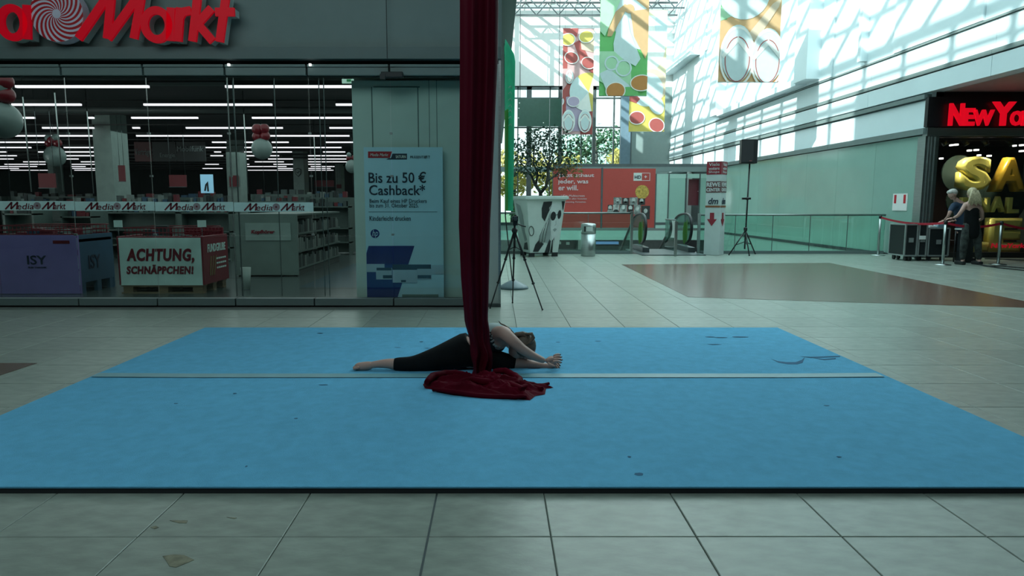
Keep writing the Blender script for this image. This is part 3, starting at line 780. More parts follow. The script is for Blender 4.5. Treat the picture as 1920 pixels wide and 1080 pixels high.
# ---- two standing people by the corner shop
def stander(label, foot, up_joints, edges, extra):
    pass
Yw = 14.35
def W(u, v, dy=0, r=.05): p = at(u, v, Yw + dy); return (p.x, p.y, p.z, r)
t = thing('person', (at(1822, 497, Yw).x, Yw, 0), 'blond person seen from behind in a black sleeveless top and dark patterned trousers', 'person')
wv = [W(1821, 425, 0, .135), W(1821, 408, 0, .115), W(1822, 393, 0, .13), W(1822, 384, 0, .10), W(1822, 377, 0, .055), W(1822, 370, 0, .05),
      W(1813, 432, 0, .09), W(1808, 452, 0, .068), W(1806, 470, .01, .055), W(1805, 489, .02, .036), W(1804, 493, -.02, .036),
      W(1830, 432, 0, .09), W(1833, 452, 0, .068), W(1834, 470, 0, .055), W(1836, 489, 0, .036), W(1836, 493, -.04, .036),
      W(1810, 384, 0, .052), W(1803, 396, -.02, .042), W(1796, 405, .03, .036), W(1787, 409, .10, .026),
      W(1834, 384, 0, .052), W(1841, 398, -.02, .042), W(1842, 410, .05, .034), W(1834, 414, .18, .024)]
we = [(0, 1), (1, 2), (2, 3), (3, 4), (4, 5), (0, 6), (6, 7), (7, 8), (8, 9), (9, 10), (0, 11), (11, 12), (12, 13), (13, 14), (14, 15), (3, 16), (16, 17), (17, 18), (18, 19), (3, 20), (20, 21), (21, 22), (22, 23)]
bm_ = skin_mesh((wv, we), 2)
bm_.join(head(W(1822, 363)[:3], Vector((-.35, 1, -.45)), Vector((0, .3, 1)), .085))
bm_.join(fingers(W(1787, 409, .10)[:3], (-.8, .3, -.15), (0, 0, 1), (.3, 1, 0), .07, .3)); bm_.join(fingers(W(1834, 414, .18)[:3], (-.2, 1, -.2), (0, 0, 1), (1, 0, 0), .07, .4))
part('body', bm_, m_skin, t)
gk = lambda i, k=.014: (*wv[i][:3], wv[i][3] + k)
m_camo = mat('dark_camouflage_cloth', (.035, .042, .04), .9, noise=.75, scale=14)
part('trousers', skin_mesh(([W(1821, 408, 0, .12), gk(0), gk(6), gk(7), gk(8), W(1804, 488, .02, .055), gk(11), gk(12), gk(13), W(1836, 488, 0, .055)], [(0, 1), (1, 2), (2, 3), (3, 4), (4, 5), (1, 6), (6, 7), (7, 8), (8, 9)]), 2), m_camo, t, 'dark camouflage-patterned trousers')
part('top', skin_mesh(chain(W(1821, 450, 0, .13), W(1821, 436, 0, .155), W(1821, 422, 0, .155), gk(1, .02), gk(2, .015), W(1822, 387, 0, .115)), 2), m_cloth_k, t, 'black sleeveless top')
for u, dy in ((1804, -.02), (1836, -.04)):
    p = W(u, 495, dy); part('shoe', M().box(p[0] - .045, p[0] + .045, p[1] - .06, p[1] + .20, 0.002, .075), m_blackp, t, bevel=.02)
m_blond = mat('blond_hair', (.50, .42, .27), .55, noise=.3, scale=30)
hm = M(); c = Vector(W(1822, 362)[:3]); hm.ball(c + Vector((0, -.02, .015)), (.092, .10, .105), 16, 10)
for k in range(9):
    x = (k - 4) * .022; hm.tube([c + Vector((x * .6, -.09, .05)), c + Vector((x, -.11, -.04)), c + Vector((x * 1.3, -.12, -.14)), c + Vector((x * 1.5, -.13, -.22 - .02 * (k % 3)))], [.02, .024, .022, .010], 6)
part('hair', hm, m_blond, t, 'shoulder-length blond hair')

Ym = 15.25
def Q(u, v, dy=0, r=.05): p = at(u, v, Ym + dy); return (p.x, p.y, p.z, r)
t = thing('person', (at(1803, 490, Ym).x, Ym, 0), 'grey-haired person in a dark blue shirt leaning down over the flight cases', 'person')
qv = [Q(1806, 432, .1, .13), Q(1804, 412, .05, .125), Q(1802, 396, 0, .14), Q(1799, 384, 0, .115), Q(1794, 376, -.03, .055), Q(1790, 371, -.05, .05),
      Q(1800, 440, .1, .085), Q(1799, 460, .08, .062), Q(1799, 484, .1, .042), Q(1798, 488, .06, .04),
      Q(1812, 440, .1, .085), Q(1813, 460, .1, .062), Q(1813, 484, .12, .042), Q(1813, 488, .08, .04),
      Q(1787, 386, -.08, .055), Q(1781, 398, -.15, .042), Q(1778, 406, -.12, .034), Q(1771, 413, .02, .025),
      Q(1811, 387, .1, .055), Q(1812, 402, .12, .042), Q(1800, 410, .05, .034), Q(1790, 414, .05, .025)]
qe = [(0, 1), (1, 2), (2, 3), (3, 4), (4, 5), (0, 6), (6, 7), (7, 8), (8, 9), (0, 10), (10, 11), (11, 12), (12, 13), (3, 14), (14, 15), (15, 16), (16, 17), (3, 18), (18, 19), (19, 20), (20, 21)]
bm_ = skin_mesh((qv, qe), 2)
bm_.join(head(Q(1786, 365, -.06)[:3], Vector((-.75, -.2, -.7)), Vector((-.3, 0, 1)), .09))
bm_.join(fingers(Q(1771, 413, .02)[:3], (-.7, .2, -.3), (0, 0, 1), (.3, 1, 0), .075, .3)); bm_.join(fingers(Q(1790, 414, .05)[:3], (-1, .1, -.1), (0, 0, 1), (0, 1, 0), .075, .3))
part('body', bm_, m_skin, t)
m_shirt = mat('dark_blue_shirt', (.02, .045, .09), .8, noise=.2)
gq = lambda i, k=.016: (*qv[i][:3], qv[i][3] + k)
part('shirt', skin_mesh(([Q(1806, 440, .1, .14), gq(1), gq(2), gq(3, .012), gq(14, .012), gq(15, .012), gq(18, .012), gq(19, .012)], [(0, 1), (1, 2), (2, 3), (3, 4), (4, 5), (3, 6), (6, 7)]), 2), m_shirt, t, 'dark blue short-sleeved shirt')
part('trousers', skin_mesh(([gq(0, .02), gq(6), gq(7), gq(8), gq(10), gq(11), gq(12)], [(0, 1), (1, 2), (2, 3), (0, 4), (4, 5), (5, 6)]), 2), m_cloth_k, t, 'black trousers')
for u in (1798, 1813):
    p = Q(u, 488, .08); part('shoe', M().box(p[0] - .05, p[0] + .05, p[1] - .18, p[1] + .09, .002, .08), m_blackp, t, bevel=.02)
hm = M(); c = Vector(Q(1785.5, 364, -.06)[:3]); hm.ball(c + Vector((.015, .01, .035)), (.10, .095, .085), 16, 10); hm.ball(c + Vector((-.05, 0, .04)), (.06, .08, .05), 12, 8)
part('hair', hm, mat('grey_hair', (.48, .47, .44), .6, noise=.25, scale=30), t, 'short grey hair')
# ================================================================ SHOP SIGN LETTERS
YL = YS - .26
m_discr = mat('disc_red', srgb(200, 10, 30), .4); m_discw = mat('disc_pale', (.80, .74, .88), .4)
def strokes(m, segs, wpx, y0, y1):
    k = 0
    for pts in segs:
        for i in range(len(pts) - 1):
            a, b = at(*pts[i], YL), at(*pts[i + 1], YL); d = Vector((b.x - a.x, 0, b.z - a.z)).normalized(); nrm = Vector((-d.z, 0, d.x)) * (wpx / F * YL / 2)
            e = d * (wpx / F * YL * .0); o = .0006 * k; k += 1
            P = [a - e + nrm, a - e - nrm, b + e - nrm, b + e + nrm]
            m.poly([(p.x, y0 + o, p.z) for p in P], (0, y1 - y0 - 2 * o, 0))
def ringm(m, c, ro, ri, y0, y1, n=36, ci=None):
    ci = ci or c; C_, I = at(*c, YL), at(*ci, YL); s_ = YL / F; vs = []
    for y in (y0, y1):
        for cc, r in ((C_, ro), (I, ri)):
            for i in range(n):
                q = 2 * pi * i / n; vs.append((cc.x + r[0] * s_ * cos(q), y, cc.z + r[1] * s_ * sin(q)))
    fs = []
    for i in range(n):
        j = (i + 1) % n
        fs += [(i, j, n + j, n + i), (2 * n + j, 2 * n + i, 3 * n + i, 3 * n + j), (j, i, 2 * n + i, 2 * n + j), (n + i, n + j, 3 * n + j, 3 * n + i)]
    m.add(vs, fs)
sign = thing('shop_sign', (at(220, 60, YL).x, YS - .1, zt(85)), 'large raised red letters with a striped disc above the glass shop front', 'sign')
letters = [
    ([((49, 9), (50, 73))], ((22, 42), (28, 32), (14, 19))),
    ([((146, 72), (212, -24)), ((209, -24), (200, 72)), ((201, 72), (270, -24)), ((267, -24), (250, 72))], None),
    ([((320, 14), (318, 76))], ((293, 46), (29, 32), (15, 18))),
    ([((337, 14), (333, 77)), ((335, 34), (342, 22), (357, 19))], None),
    ([((371, -20), (360, 77)), ((366, 48), (396, 15)), ((368, 42), (398, 77))], None),
    ([((423, -10), (411, 78)), ((403, 22), (439, 22))], None)]
for segs, rg_ in letters:
    for nm, y0, y1, mt, inset in (('letter', YL, YL + .035, m_signred, 0), ('letter_side', YL + .036, YS - .10, m_signside, 2.2)):
        m = M()
        strokes(m, segs, 14.5 - inset, y0, y1)
        if rg_: ringm(m, rg_[0], (rg_[1][0] - inset / 2, rg_[1][1] - inset / 2), (rg_[2][0] + inset / 2, rg_[2][1] + inset / 2), y0, y1)
        if nm == 'letter': lo = part(nm, m, mt, sign)
        else: part(nm, m, mt, lo)
m = M(); c = at(104, 25, YL); s_ = YL / F
m.poly([(c.x + 48 * s_ * cos(2 * pi * i / 40), YL + .02, c.z + 49 * s_ * sin(2 * pi * i / 40)) for i in range(40)], (0, YS - .10 - YL - .02, 0))
disc = part('disc', m, m_discw, sign, 'disc with red and pale swirling stripes')
m = M(); NB = 18
for k in range(NB):
    L, R = [], []
    for i in range(13):
        r = .16 + .84 * i / 12; tw = -1.1 * (1 - r) ** 1.0 * 1.5
        a0 = 2 * pi * k / NB + tw - pi / NB * .52; a1 = 2 * pi * k / NB + tw + pi / NB * .52
        L.append((c.x + 48 * r * s_ * cos(a0), YL + .019, c.z + 49 * r * s_ * sin(a0))); R.append((c.x + 48 * r * s_ * cos(a1), YL + .019, c.z + 49 * r * s_ * sin(a1)))
    n0 = len(m.v); m.v += L + R; m.f += [(n0 + i, n0 + 13 + i, n0 + 14 + i, n0 + 1 + i) for i in range(12)]; m.s += [False] * 12
part('swirl_stripes', m, m_discr, disc)
# camera / sensor box on the header
t = thing('door_sensor', (at(733, 140, YS).x, YS - .05, zt(147)), 'black sensor box under the header rail over the glass front', 'sensor')
m = M(); pxbox(m, 714, 134, 755, 145, YS - .14, .09); part('housing', m, m_blackp, t, bevel=.008)
m = M(); pxbox(m, 712, 138, 722, 148, YS - .15, .05); part('lens_block', m, m_blackp, t)
for u in (428, 581):
    m = M(); p = at(u, 121, YS - .08); m.box(p.x - .012, p.x + .012, p.y, p.y + .03, p.z - .012, p.z + .012)
    single('small_header_light', m, mat('small_lamp', (.9, .9, .9), .5, emit=(1, 1, 1), es=3), ('tiny white light over the header, second panel joint from the wall', 'tiny white light over the header, directly beside the light inner wall')[u == 581] if 0 else ('tiny white lit square above the header joint by the small t of the sign' if u == 428 else 'tiny white lit square above the header joint, next one towards the red silk'), 'light')

# ================================================================ LOGO BAND ON THE GLASS
m_strip = mat('pale_glass_strip', (.62, .86, .84), .5); m_strtxt = mat('wine_text', (.13, .008, .02), .5); m_logod = mat('logo_disc', (.30, .26, .28), .5)
bnd = thing('glass_band', (at(290, 388, YS).x, YS, zt(397)), 'pale band with four red wordmarks stuck across the shop glass', 'sticker band')
YB = YS - .006
edges_ = [-18, 140, 290, 438, 588]
for i in range(4):
    m = M(); v0 = 377 + i * .8
    pxbox(m, edges_[i] + .6, v0, edges_[i + 1] - .6, v0 + 17.5, YB, .003)
    st = part('strip', m, m_strip, bnd)
    o = (9, 159, 308, 457)[i]
    for q in (0, 69):
        m = M(); k_ = [at(o + q + a_, v0 + b_, YB - .004) for a_, b_ in ((1, 15.5), (13, 2), (11.5, 15), (24, 2), (22, 15.5))]
        for j_ in range(4): m.obox(k_[j_], k_[j_ + 1], .017, .003, up=(0, 1, 0))
        part('wordmark_initial', m, m_strtxt, st)
    textpx('edia', 'wordmark', o + 23, v0 + 4, o + 54, v0 + 15.5, YB - .004, m_strtxt, st, .003, shear=.2)
    textpx('arkt', 'wordmark', o + 92, v0 + 3, o + 114, v0 + 15.5, YB - .004, m_strtxt, st, .003, shear=.2)
    m = M(); cc = at(o + 61, v0 + 8.7, YB); m.poly([(cc.x + .045 * cos(2 * pi * k / 20), YB - .004, cc.z + .045 * sin(2 * pi * k / 20)) for k in range(20)], (0, .003, 0)); part('wordmark_disc', m, m_logod, st)
    m = M(); m.poly([(cc.x + .012 * cos(2 * pi * k / 12), YB - .006, cc.z + .012 * sin(2 * pi * k / 12)) for k in range(12)], (0, .003, 0)); part('disc_centre', m, m_strtxt, st)

# ================================================================ CASHBACK POSTER
YO = 8.72
m_post = mat('poster_blue_grey', (.58, .82, .95), .45, noise=.03); m_ink = mat('poster_ink', (.01, .02, .05), .5); m_navy = mat('poster_navy', (.012, .03, .20), .45)
m_ltprint = mat('printer_pale', (.45, .56, .66), .5); m_dkprint = mat('printer_dark', (.03, .06, .10), .5)
p0 = at(758, 560, YO)
po = thing('poster', (p0.x, YO, p0.z), 'tall pale blue advertising board with large black text behind the glass', 'poster')
m = M(); l = at(685, 418, YO).x; r = at(831, 418, YO).x; tz = at(758, 276, YO).z
m.box(l, r, YO, YO + .03, p0.z, tz); part('board', m, m_post, po)
YT = YO - .005
def T(s, u0, v0, u1, v1, mt=m_ink, **k): return textpx(s, 'lettering', u0, v0, u1, v1, YT, mt, po, .004, **k)
m = M(); m.poly([tuple(at(*q, YT)) for q in ((690, 284), (735, 284), (731, 296), (690, 296))], (0, .004, 0)); part('red_label', m, m_red, po)
m = M(); m.poly([tuple(at(*q, YT)) for q in ((736, 288), (763, 288), (763, 299), (724, 299), (729, 296.5), (733, 296.5))], (0, .004, 0)); part('dark_label', m, m_ink, po)
YT -= .004
T('Media Markt', 694, 287.5, 728, 293, m_white, shear=.3); T('SATURN', 742, 291, 761, 296.5, m_white, bold=.02)
YT += .004
T('PRÄSENTIERT', 769, 291, 806, 297)
T('Bis zu 50 €', 691, 322, 799, 343, bold=.01); T('Cashback*', 692, 346, 797, 366, bold=.01)
T('Beim Kauf eines HP Druckers', 693, 373, 800, 380.5); T('bis zum 31. Oktober 2025.', 693, 381.5, 785, 389); T('Kinderleicht drucken', 693, 405, 770, 414)
m = M(); pxbox(m, 691, 397, 820, 397.6, YT, .004); part('rule_line', m, m_dkprint, po)
cc = at(703, 438, YT); m = M(); m.poly([(cc.x + .056 * cos(2 * pi * k / 24), YT, cc.z + .056 * sin(2 * pi * k / 24)) for k in range(24)], (0, .004, 0)); part('round_logo', m, m_navy, po)
YT -= .004; T('hp', 698, 431, 709, 446, m_post, shear=.25); YT += .004
m = M(); m.poly([tuple(at(*q, YT)) for q in ((691, 461), (777, 461), (744.5, 560), (688.5, 560), (687, 475))], (0, .004, 0)); part('navy_shape', m, m_navy, po)
YT -= .003
for (u0, v0, u1, v1, mt) in ((687, 495, 721, 510, m_ltprint), (809, 497, 832, 514, m_ltprint), (705, 502, 735, 524, m_ltprint), (782, 502, 809, 524, m_ltprint), (706, 502, 734, 507, m_dkprint), (718, 516, 735, 522, m_dkprint), (782, 496, 808, 504, m_dkprint), (783, 516, 808, 522, m_dkprint)):
    m = M(); pxbox(m, u0, v0, u1, v1, YT, .004); part('printed_printer', m, mt, po); YT -= .0006
for (u0, v0, u1, v1, mt) in ((736, 504, 782, 530, m_ltprint), (736, 496, 782, 506, m_dkprint), (752, 525, 761, 529, m_dkprint), (754, 552, 822, 557, m_facade)):
    m = M(); pxbox(m, u0, v0, u1, v1, YT - .002, .004); part('printed_printer', m, mt, po); YT -= .0006

# ================================================================ INSIDE THE ELECTRONICS SHOP
ZT_ = 3.3
rowsL = {0: [(30, 279), (423, 700)], 1: [(23, 152), (270, 510), (630, 700)], 2: [(37, 65), (165, 176), (247, 371), (473, 690)], 3: [(80, 176), (249, 262), (349, 476), (505, 530), (618, 690)],
         4: [(19, 176), (256, 416), (505, 655)], 5: [(0, 89), (398, 424), (459, 474), (510, 541), (611, 690)], 6: [(0, 58), (120, 176), (384, 424), (459, 472), (512, 640)],
         7: [(0, 12), (72, 88), (118, 176), (402, 414), (459, 474), (510, 547), (606, 647)], 8: [(0, 31), (122, 176), (395, 418), (459, 480), (505, 523), (578, 650)],
         9: [(0, 25), (122, 147), (459, 466), (503, 549), (578, 654)], 10: [(44, 87), (152, 178), (478, 532), (578, 650)], 11: [(9, 85), (135, 178), (385, 410), (461, 467), (513, 549), (578, 602)], 12: [(0, 69), (135, 160), (461, 537), (583, 627)], 13: [(0, 35), (136, 178), (380, 417), (520, 549), (578, 620)], 14: [(20, 100), (140, 178), (465, 549), (578, 625)]}
ordn = ['first', 'second', 'third', 'fourth', 'fifth', 'sixth', 'seventh', 'eighth', 'ninth', 'tenth', 'eleventh', 'twelfth', 'thirteenth', 'fourteenth', 'fifteenth']
for n_, spans in rowsL.items():
    Y = 12.2 + 2.2 * n_; v = proj((-3, Y, ZT_))[1]
    for q, (u0, u1) in enumerate(spans):
        a, b = at(u0, v, Y).x, at(u1, v, Y).x
        t = thing('strip_light', ((a + b) / 2, Y, ZT_), 'white strip light', 'light', 'shop strip lights') if n_ < 7 else thing('strip_light', ((a + b) / 2, Y, ZT_), 'thin white strip light among the distant rows deep in the shop', 'light', 'distant shop strip lights')
        if n_ < 7: t['label'] = 'white strip light, %s row from the shop glass, %s in that row' % (ordn[n_], ordn[q])
        part('tube', M().box(a, b, Y - .03, Y + .03, ZT_ - .02, ZT_ + .02), m_tube, t)
        if n_ < 7: part('housing', M().box(a, b, Y - .035, Y + .035, ZT_ + .02, ZT_ + .07), m_blackp, t)
    struct('trim_%d' % (20 + n_), M().box(-35.9, xw, Y - .02, Y + .02, ZT_ + (.07 if n_ < 7 else .02), ZT_ + .1), m_blackp)
# ducts and pipes under the dark ceiling
for q, (y, z, r) in enumerate(((11, 3.58, .1), (13.4, 3.6, .09), (17.5, 3.6, .08))):
    single('ceiling_duct', M().tube([(-13, y, z), (xw - .3, y, z)], r, 12), mat('duct_grey', (.10, .12, .12), .5), ('dark round duct under the shop ceiling, the one closest to the glass', 'dark round duct under the shop ceiling, middle one of three', 'dark round duct under the shop ceiling, the one deepest inside')[q], 'duct')
m_colw = mat('shop_column_white', (.25, .32, .30), .6)
def column(u0, u1, Y, d, n_):
    a, b = at(u0, 300, Y).x, at(u1, 300, Y).x
    return struct('wall_shop_column_%d' % n_, M().box(a, b, Y, Y + d, 0, 3.75), m_colw)
cols = [column(177, 211, 19, .85, 1), column(424, 449, 27, .7, 2), column(549, 569, 33, .8, 3), column(628, 639, 38, .8, 4), column(88, 98, 30, .7, 5)]
def board(name, u0, v0, u1, v1, Y, mt, label, cat='sign', d=.04, group=None):
    t = thing(name, (at((u0 + u1) / 2, v1, Y).x, Y, at(u0, v1, Y).z), label, cat, group)
    m = M(); pxbox(m, u0, v0, u1, v1, Y, d); part('board', m, mt, t)
    if name in ('hanging_sign', 'emergency_sign'):
        for u in (u0 + 2, u1 - 2):
            p = at(u, v0, Y + .02); part('wire', M().tube([(p.x, Y + .02, p.z), (p.x, Y + .02, 3.76)], .006, 5), m_darksteel, t)
    return t
m_sgk = mat('sign_black', (.012, .014, .016), .5); m_sgr = mat('shop_red', (.14, .008, .015), .5); m_sgt = mat('sign_grey_text', (.16, .19, .19), .5)
for (u0, u1, s, mt, tx, lab) in ((252, 284, 'Verträge', mat('sign_dull_red', (.10, .02, .025), .5), (234, 279, 277, 294), 'dull red hanging department sign in the shop beside the black ones'),
                                (286, 329, 'Energie', m_sgk, (300, 287, 335, 297), 'black hanging department sign reading Energie inside the shop'),
                                (331, 385, 'Mobilfunk', m_sgk, (330, 274, 381, 284), 'black hanging department sign reading Mobilfunk inside the shop')):
    t = board('department_sign', u0, 266, u1, 303, 24, mt, lab)
    a, b, c_, d_ = tx; textpx(s, 'lettering', max(a, u0 + 1), b, min(c_, u1 - 1) if c_ > a else c_, d_ if d_ > b else b + 14, 23.97, m_sgt, t, .01) if s != 'Verträge' else textpx(s, 'lettering', 253, 279, 283, 294, 23.97, m_sgt, t, .01)
    for u in (u0 + 5, u1 - 5):
        m = M(); p = at(u, 266, 24); m.tube([(p.x, 24.02, p.z), (p.x, 24.02, 3.75)], .01, 6); part('wire', m, m_darksteel, t)
t = board('screen', 376, 327, 399, 362, 17, mat('screen_blue', (.3, .5, .7), .3, emit=(.25, .52, .70), es=.55), 'upright light blue lit screen standing among shop shelves', 'screen')
m = M(); m.poly([tuple(at(*q, 16.99)) for q in ((383, 358), (385, 346), (390, 340), (392, 359), (389, 359), (388, 346), (386, 358))], (0, -.01, 0)); part('screen_figure', m, m_sgk, t)
part('stand', M().box(at(384, 350, 17).x, at(391, 350, 17).x, 17.04, 17.1, 0, at(387, 362, 17).z), m_blackp, t)
for (u0, v0, u1, v1, Y, s, lab) in ((317, 328, 349, 350, 20, 'Beratung', 'red sign with pale lettering standing over the shop shelves'), (430, 329, 447, 350, 26.9, 'Service', 'small red square sign on the second white shop column'), (222, 310, 234, 340, 18.95, 'Info', 'narrow red-edged poster on the side of the widest shop column'), (590, 338, 626, 350, 34, 'Service', 'wide dark red illuminated sign deep in the shop near the inner wall'), (72, 325, 103, 352, 15, 'Mein Markt', 'round-cornered red hanging sign with two pale lines in the shop'), (631, 346, 640, 353, 37.9, 'Info', 'small red sign on the narrowest shop column')):
    t = board('hanging_sign', u0, v0, u1, v1, Y, m_sgr, lab)
    part('panel_edge', M().box(at(u0, v1, Y).x, at(u1, v1, Y).x, Y - .01, Y + .05, at(u0, v1, Y).z - .015, at(u0, v1, Y).z), m_darksteel, t)
t = board('emergency_sign', 641, 148, 663, 156, 11, mat('exit_pale', (.5, .6, .55), .4, emit=(.4, .7, .55), es=.35), 'small green and white lit emergency exit sign at the shop ceiling', 'sign')
m = M(); pxbox(m, 650, 148.5, 658, 153, 10.98, .01); part('green_field', m, mat('exit_green', (.02, .3, .1), .4), t)
# shield sign on column three
cc = at(559, 323, 32.95); m = M(); m.poly([(cc.x + x, 32.95, cc.z + z) for x, z in ((-.15, .15), (0, .2), (.15, .15), (.13, -.08), (0, -.22), (-.13, -.08))], (0, .03, 0))
t = thing('shield_sign', (cc.x, 32.95, cc.z - .22), 'dark shield-shaped sign with a tick on the third white shop column', 'sign'); part('shield', m, m_sgk, t)
m = M(); m.poly([(cc.x + x * .8, 32.93, cc.z + z * .8) for x, z in ((-.15, .15), (0, .2), (.15, .15), (.13, -.08), (0, -.22), (-.13, -.08))], (0, .02, 0)); part('shield_face', m, m_colw, t)
m = M(); m.tube([(cc.x - .06, 32.92, cc.z + .01), (cc.x - .01, 32.92, cc.z - .05), (cc.x + .07, 32.92, cc.z + .06)], .015, 6); part('tick', m, m_sgk, t)
# balloon bunches
m_balg = mat('balloon_grey', (.19, .25, .24), .3); m_balr = mat('balloon_red', (.16, .008, .016), .3)
def bunch(u, v, rp, Y, lab, top):
    t = thing('balloon_bunch', (at(u, v, Y).x, Y, at(u, v + rp, Y).z - .3), lab, 'balloons', 'balloon bunches in the shop'); k = Y / F
    m = M(); c = at(u, v, Y); m.ball(c, (rp * k, rp * k, rp * k * 1.05), 20, 14); part('large_balloon', m, m_balg, t)
    for q, (dx, dz, mt, s) in enumerate(top):
        m = M(); m.ball((c.x + dx * rp * k, Y - .02 * q, c.z + dz * rp * k), (s * rp * k,) * 3, 14, 10); part('balloon', m, mt, t)
    m = M(); m.tube([(c.x, Y, c.z - rp * k), (c.x + .02, Y, c.z - rp * k - .5), (c.x, Y, c.z - rp * k - 1.1)], .004, 5); part('string', m, m_blackp, t)
    m = M(); m.tube([(c.x, Y, c.z + rp * k * .9), (c.x, Y, 3.75)], .004, 5); part('hanging_wire', m, m_darksteel, t)
topR = [(-.45, 1.25, m_balr, .42), (.4, 1.3, m_balr, .42), (-.4, 1.75, m_balg, .36), (.35, 1.8, m_balg, .36), (0, 1.5, m_balr, .4)]
bunch(6, 226, 31, 10.6, 'largest balloon bunch, grey with dark red ones, at the far end of the glass front', [(-.4, 1.3, m_balr, .55), (.35, 1.45, m_balr, .5), (.2, 1.9, m_balg, .5), (.5, 2.2, m_balr, .45), (-.3, 2.4, m_balr, .5)])
bunch(103, 293, 18.5, 17, 'pale balloon with red and white ones on top, in front of the shop lights', topR)
bunch(491, 279, 18.5, 17.5, 'grey balloon below dark red ones, between the second and third shop columns', [(-.4, 1.2, m_balr, .5), (.4, 1.25, m_balr, .5), (-.3, 1.9, m_balr, .55), (.4, 1.95, m_balr, .5)])
bunch(660, 312, 12, 21, 'grey balloon partly hidden by the light inner wall', topR[:3])
# purple display bin, pallet bin, headphone shelf, bin
Yi = fl(77, 552).y
m_purple = mat('purple_card', (.24, .18, .46), .6, noise=.05); m_bluecard = mat('blue_card', (.035, .10, .17), .6); m_mesh = mat('red_wire', (.19, .01, .02), .5)
m_navyt = mat('dark_blue_ink', (.015, .025, .05), .5)
a, b = at(-14, 500, Yi).x, at(149, 500, Yi).x; zi = at(77, 441, Yi).z
t = thing('display_bin', ((a + b) / 2, Yi + .4, 0), 'purple and blue cardboard display bin marked ISY behind the glass', 'display bin')
part('front_panel', M().box(a, b, Yi, Yi + .03, .01, zi), m_purple, t)
part('side_panel', M().box(b - .03, b, Yi + .03, Yi + .85, .16, zi), m_bluecard, t)
for y in (Yi + .03, Yi + .42, Yi + .75): part('foot', M().box(b - .06, b - .005, y, y + .1, 0.0, .16), m_bluecard, t)
part('back_panel', M().box(a, b, Yi + .85, Yi + .88, .01, zi), m_bluecard, t)
part('tray', M().box(a, b, Yi + .03, Yi + .85, zi - .1, zi - .06), m_bluecard, t)
textpx('ISY', 'lettering', 51, 479, 87, 496, Yi - .006, m_navyt, t, .005, bold=.01); textpx('MORE THAN BASIC', 'lettering', 53, 500, 88, 503, Yi - .006, m_navyt, t, .005)
m = M(); pxbox(m, 99, 451, 130, 457, Yi - .005, .005); part('logo_label', m, m_sgr, t)
textside('ISY', 'lettering', b + .001, Yi + .22, Yi + .52, zi - .50, zi - .30, m_navyt, t, .005, bold=.01)
def basket_rim(t, a, b, y0, y1, z, h, n_):
    m = M()
    for zz in (z + .01, z + h * .5, z + h):
        m.tube([(a, y0, zz), (b, y0, zz), (b, y1, zz), (a, y1, zz)], .008, 5, closed=True)
    for k in range(n_):
        x = a + (b - a) * (k + .5) / n_; m.tube([(x, y0, z), (x, y0, z + h)], .005, 4); m.tube([(x, y1, z), (x, y1, z + h)], .005, 4)
    for k in range(6):
        y = y0 + (y1 - y0) * (k + .5) / 6; m.tube([(b, y, z), (b, y, z + h)], .005, 4)
    return part('wire_rim', m, m_mesh, t, kind='stuff')
def goods(names, a, b, y0, y1, z, n_, mats, where, hmax=.16):
    for k in range(n_):
        x = random.uniform(a + .08, b - .08); y = random.uniform(y0 + .08, y1 - .08); h = random.uniform(.04, hmax); wd = random.uniform(.05, .1)
        single('product_box', M().box(x - wd, x + wd, y - .06, y + .06, z, z + h, random.uniform(-.6, .6)), random.choice(mats), where, 'box', where[:40])
m_gd = [mat('carton_red', (.13, .012, .02), .6), mat('carton_grey', (.06, .08, .08), .6), mat('carton_dark', (.02, .024, .026), .6), mat('carton_white', (.17, .20, .19), .6), mat('carton_blue', (.03, .07, .12), .6)]
basket_rim(t, a, b - .02, Yi + .04, Yi + .84, zi, .13, 22)
goods('', a + .05, b - .1, Yi + .06, Yi + .8, zi - .055, 14, m_gd, 'boxed goods heaped in the purple display bin')
Yp = fl(300, 551).y
a, b = at(224, 490, Yp).x, at(379, 490, Yp).x; z0, z1 = at(300, 536, Yp).z, at(300, 446, Yp).z
t = thing('pallet', ((a + b) / 2, Yp + .45, 0), 'wooden pallet under the red bargain bin in the shop', 'pallet')
m_wood = mat('pallet_wood', (.22, .15, .09), .7, noise=.25, scale=4, stretch=(1, 6, 6))
for k in range(3):
    for q in range(3):
        x = a + .02 + (b - a - .18) * k / 2; y = Yp + .02 + .36 * q; part('block', M().box(x, x + .14, y, y + .13, .02, .105), m_wood, t)
for q in range(3): part('board', M().box(a, b, Yp + .36 * q, Yp + .13 + .36 * q, .105, .125), m_wood, t); part('board', M().box(a, b, Yp + .36 * q, Yp + .1 + .36 * q, 0, .02), m_wood, t)
m_redcard = mat('red_card', (.20, .008, .022), .5); m_whcard = mat('pale_card', (.66, .84, .80), .5); m_dred = mat('dark_red_ink', (.19, .006, .02), .5)
t = thing('bargain_bin', ((a + b) / 2, Yp + .45, .125), 'red bargain bin with a pale board reading ACHTUNG, SCHNÄPPCHEN! on a pallet', 'display bin')
part('side_wall', M().box(b - .03, b + .02, Yp, Yp + .9, .13, z1 + .02), m_redcard, t); part('side_wall', M().box(a - .02, a + .03, Yp, Yp + .9, .13, z1 + .02), m_redcard, t)
part('back_wall', M().box(a + .03, b - .03, Yp + .86, Yp + .9, .13, z1 + .12), m_redcard, t); part('front_wall', M().box(a + .03, b - .03, Yp + .02, Yp + .05, .13, z1 + .02), m_redcard, t)
part('tray', M().box(a + .03, b - .03, Yp + .05, Yp + .86, z1 - .12, z1 - .1), m_redcard, t)
bd = part('front_board', M().box(a + .01, b - .005, Yp - .01, Yp + .012, z0 + .01, z1), m_whcard, t, 'pale board with red capitals')
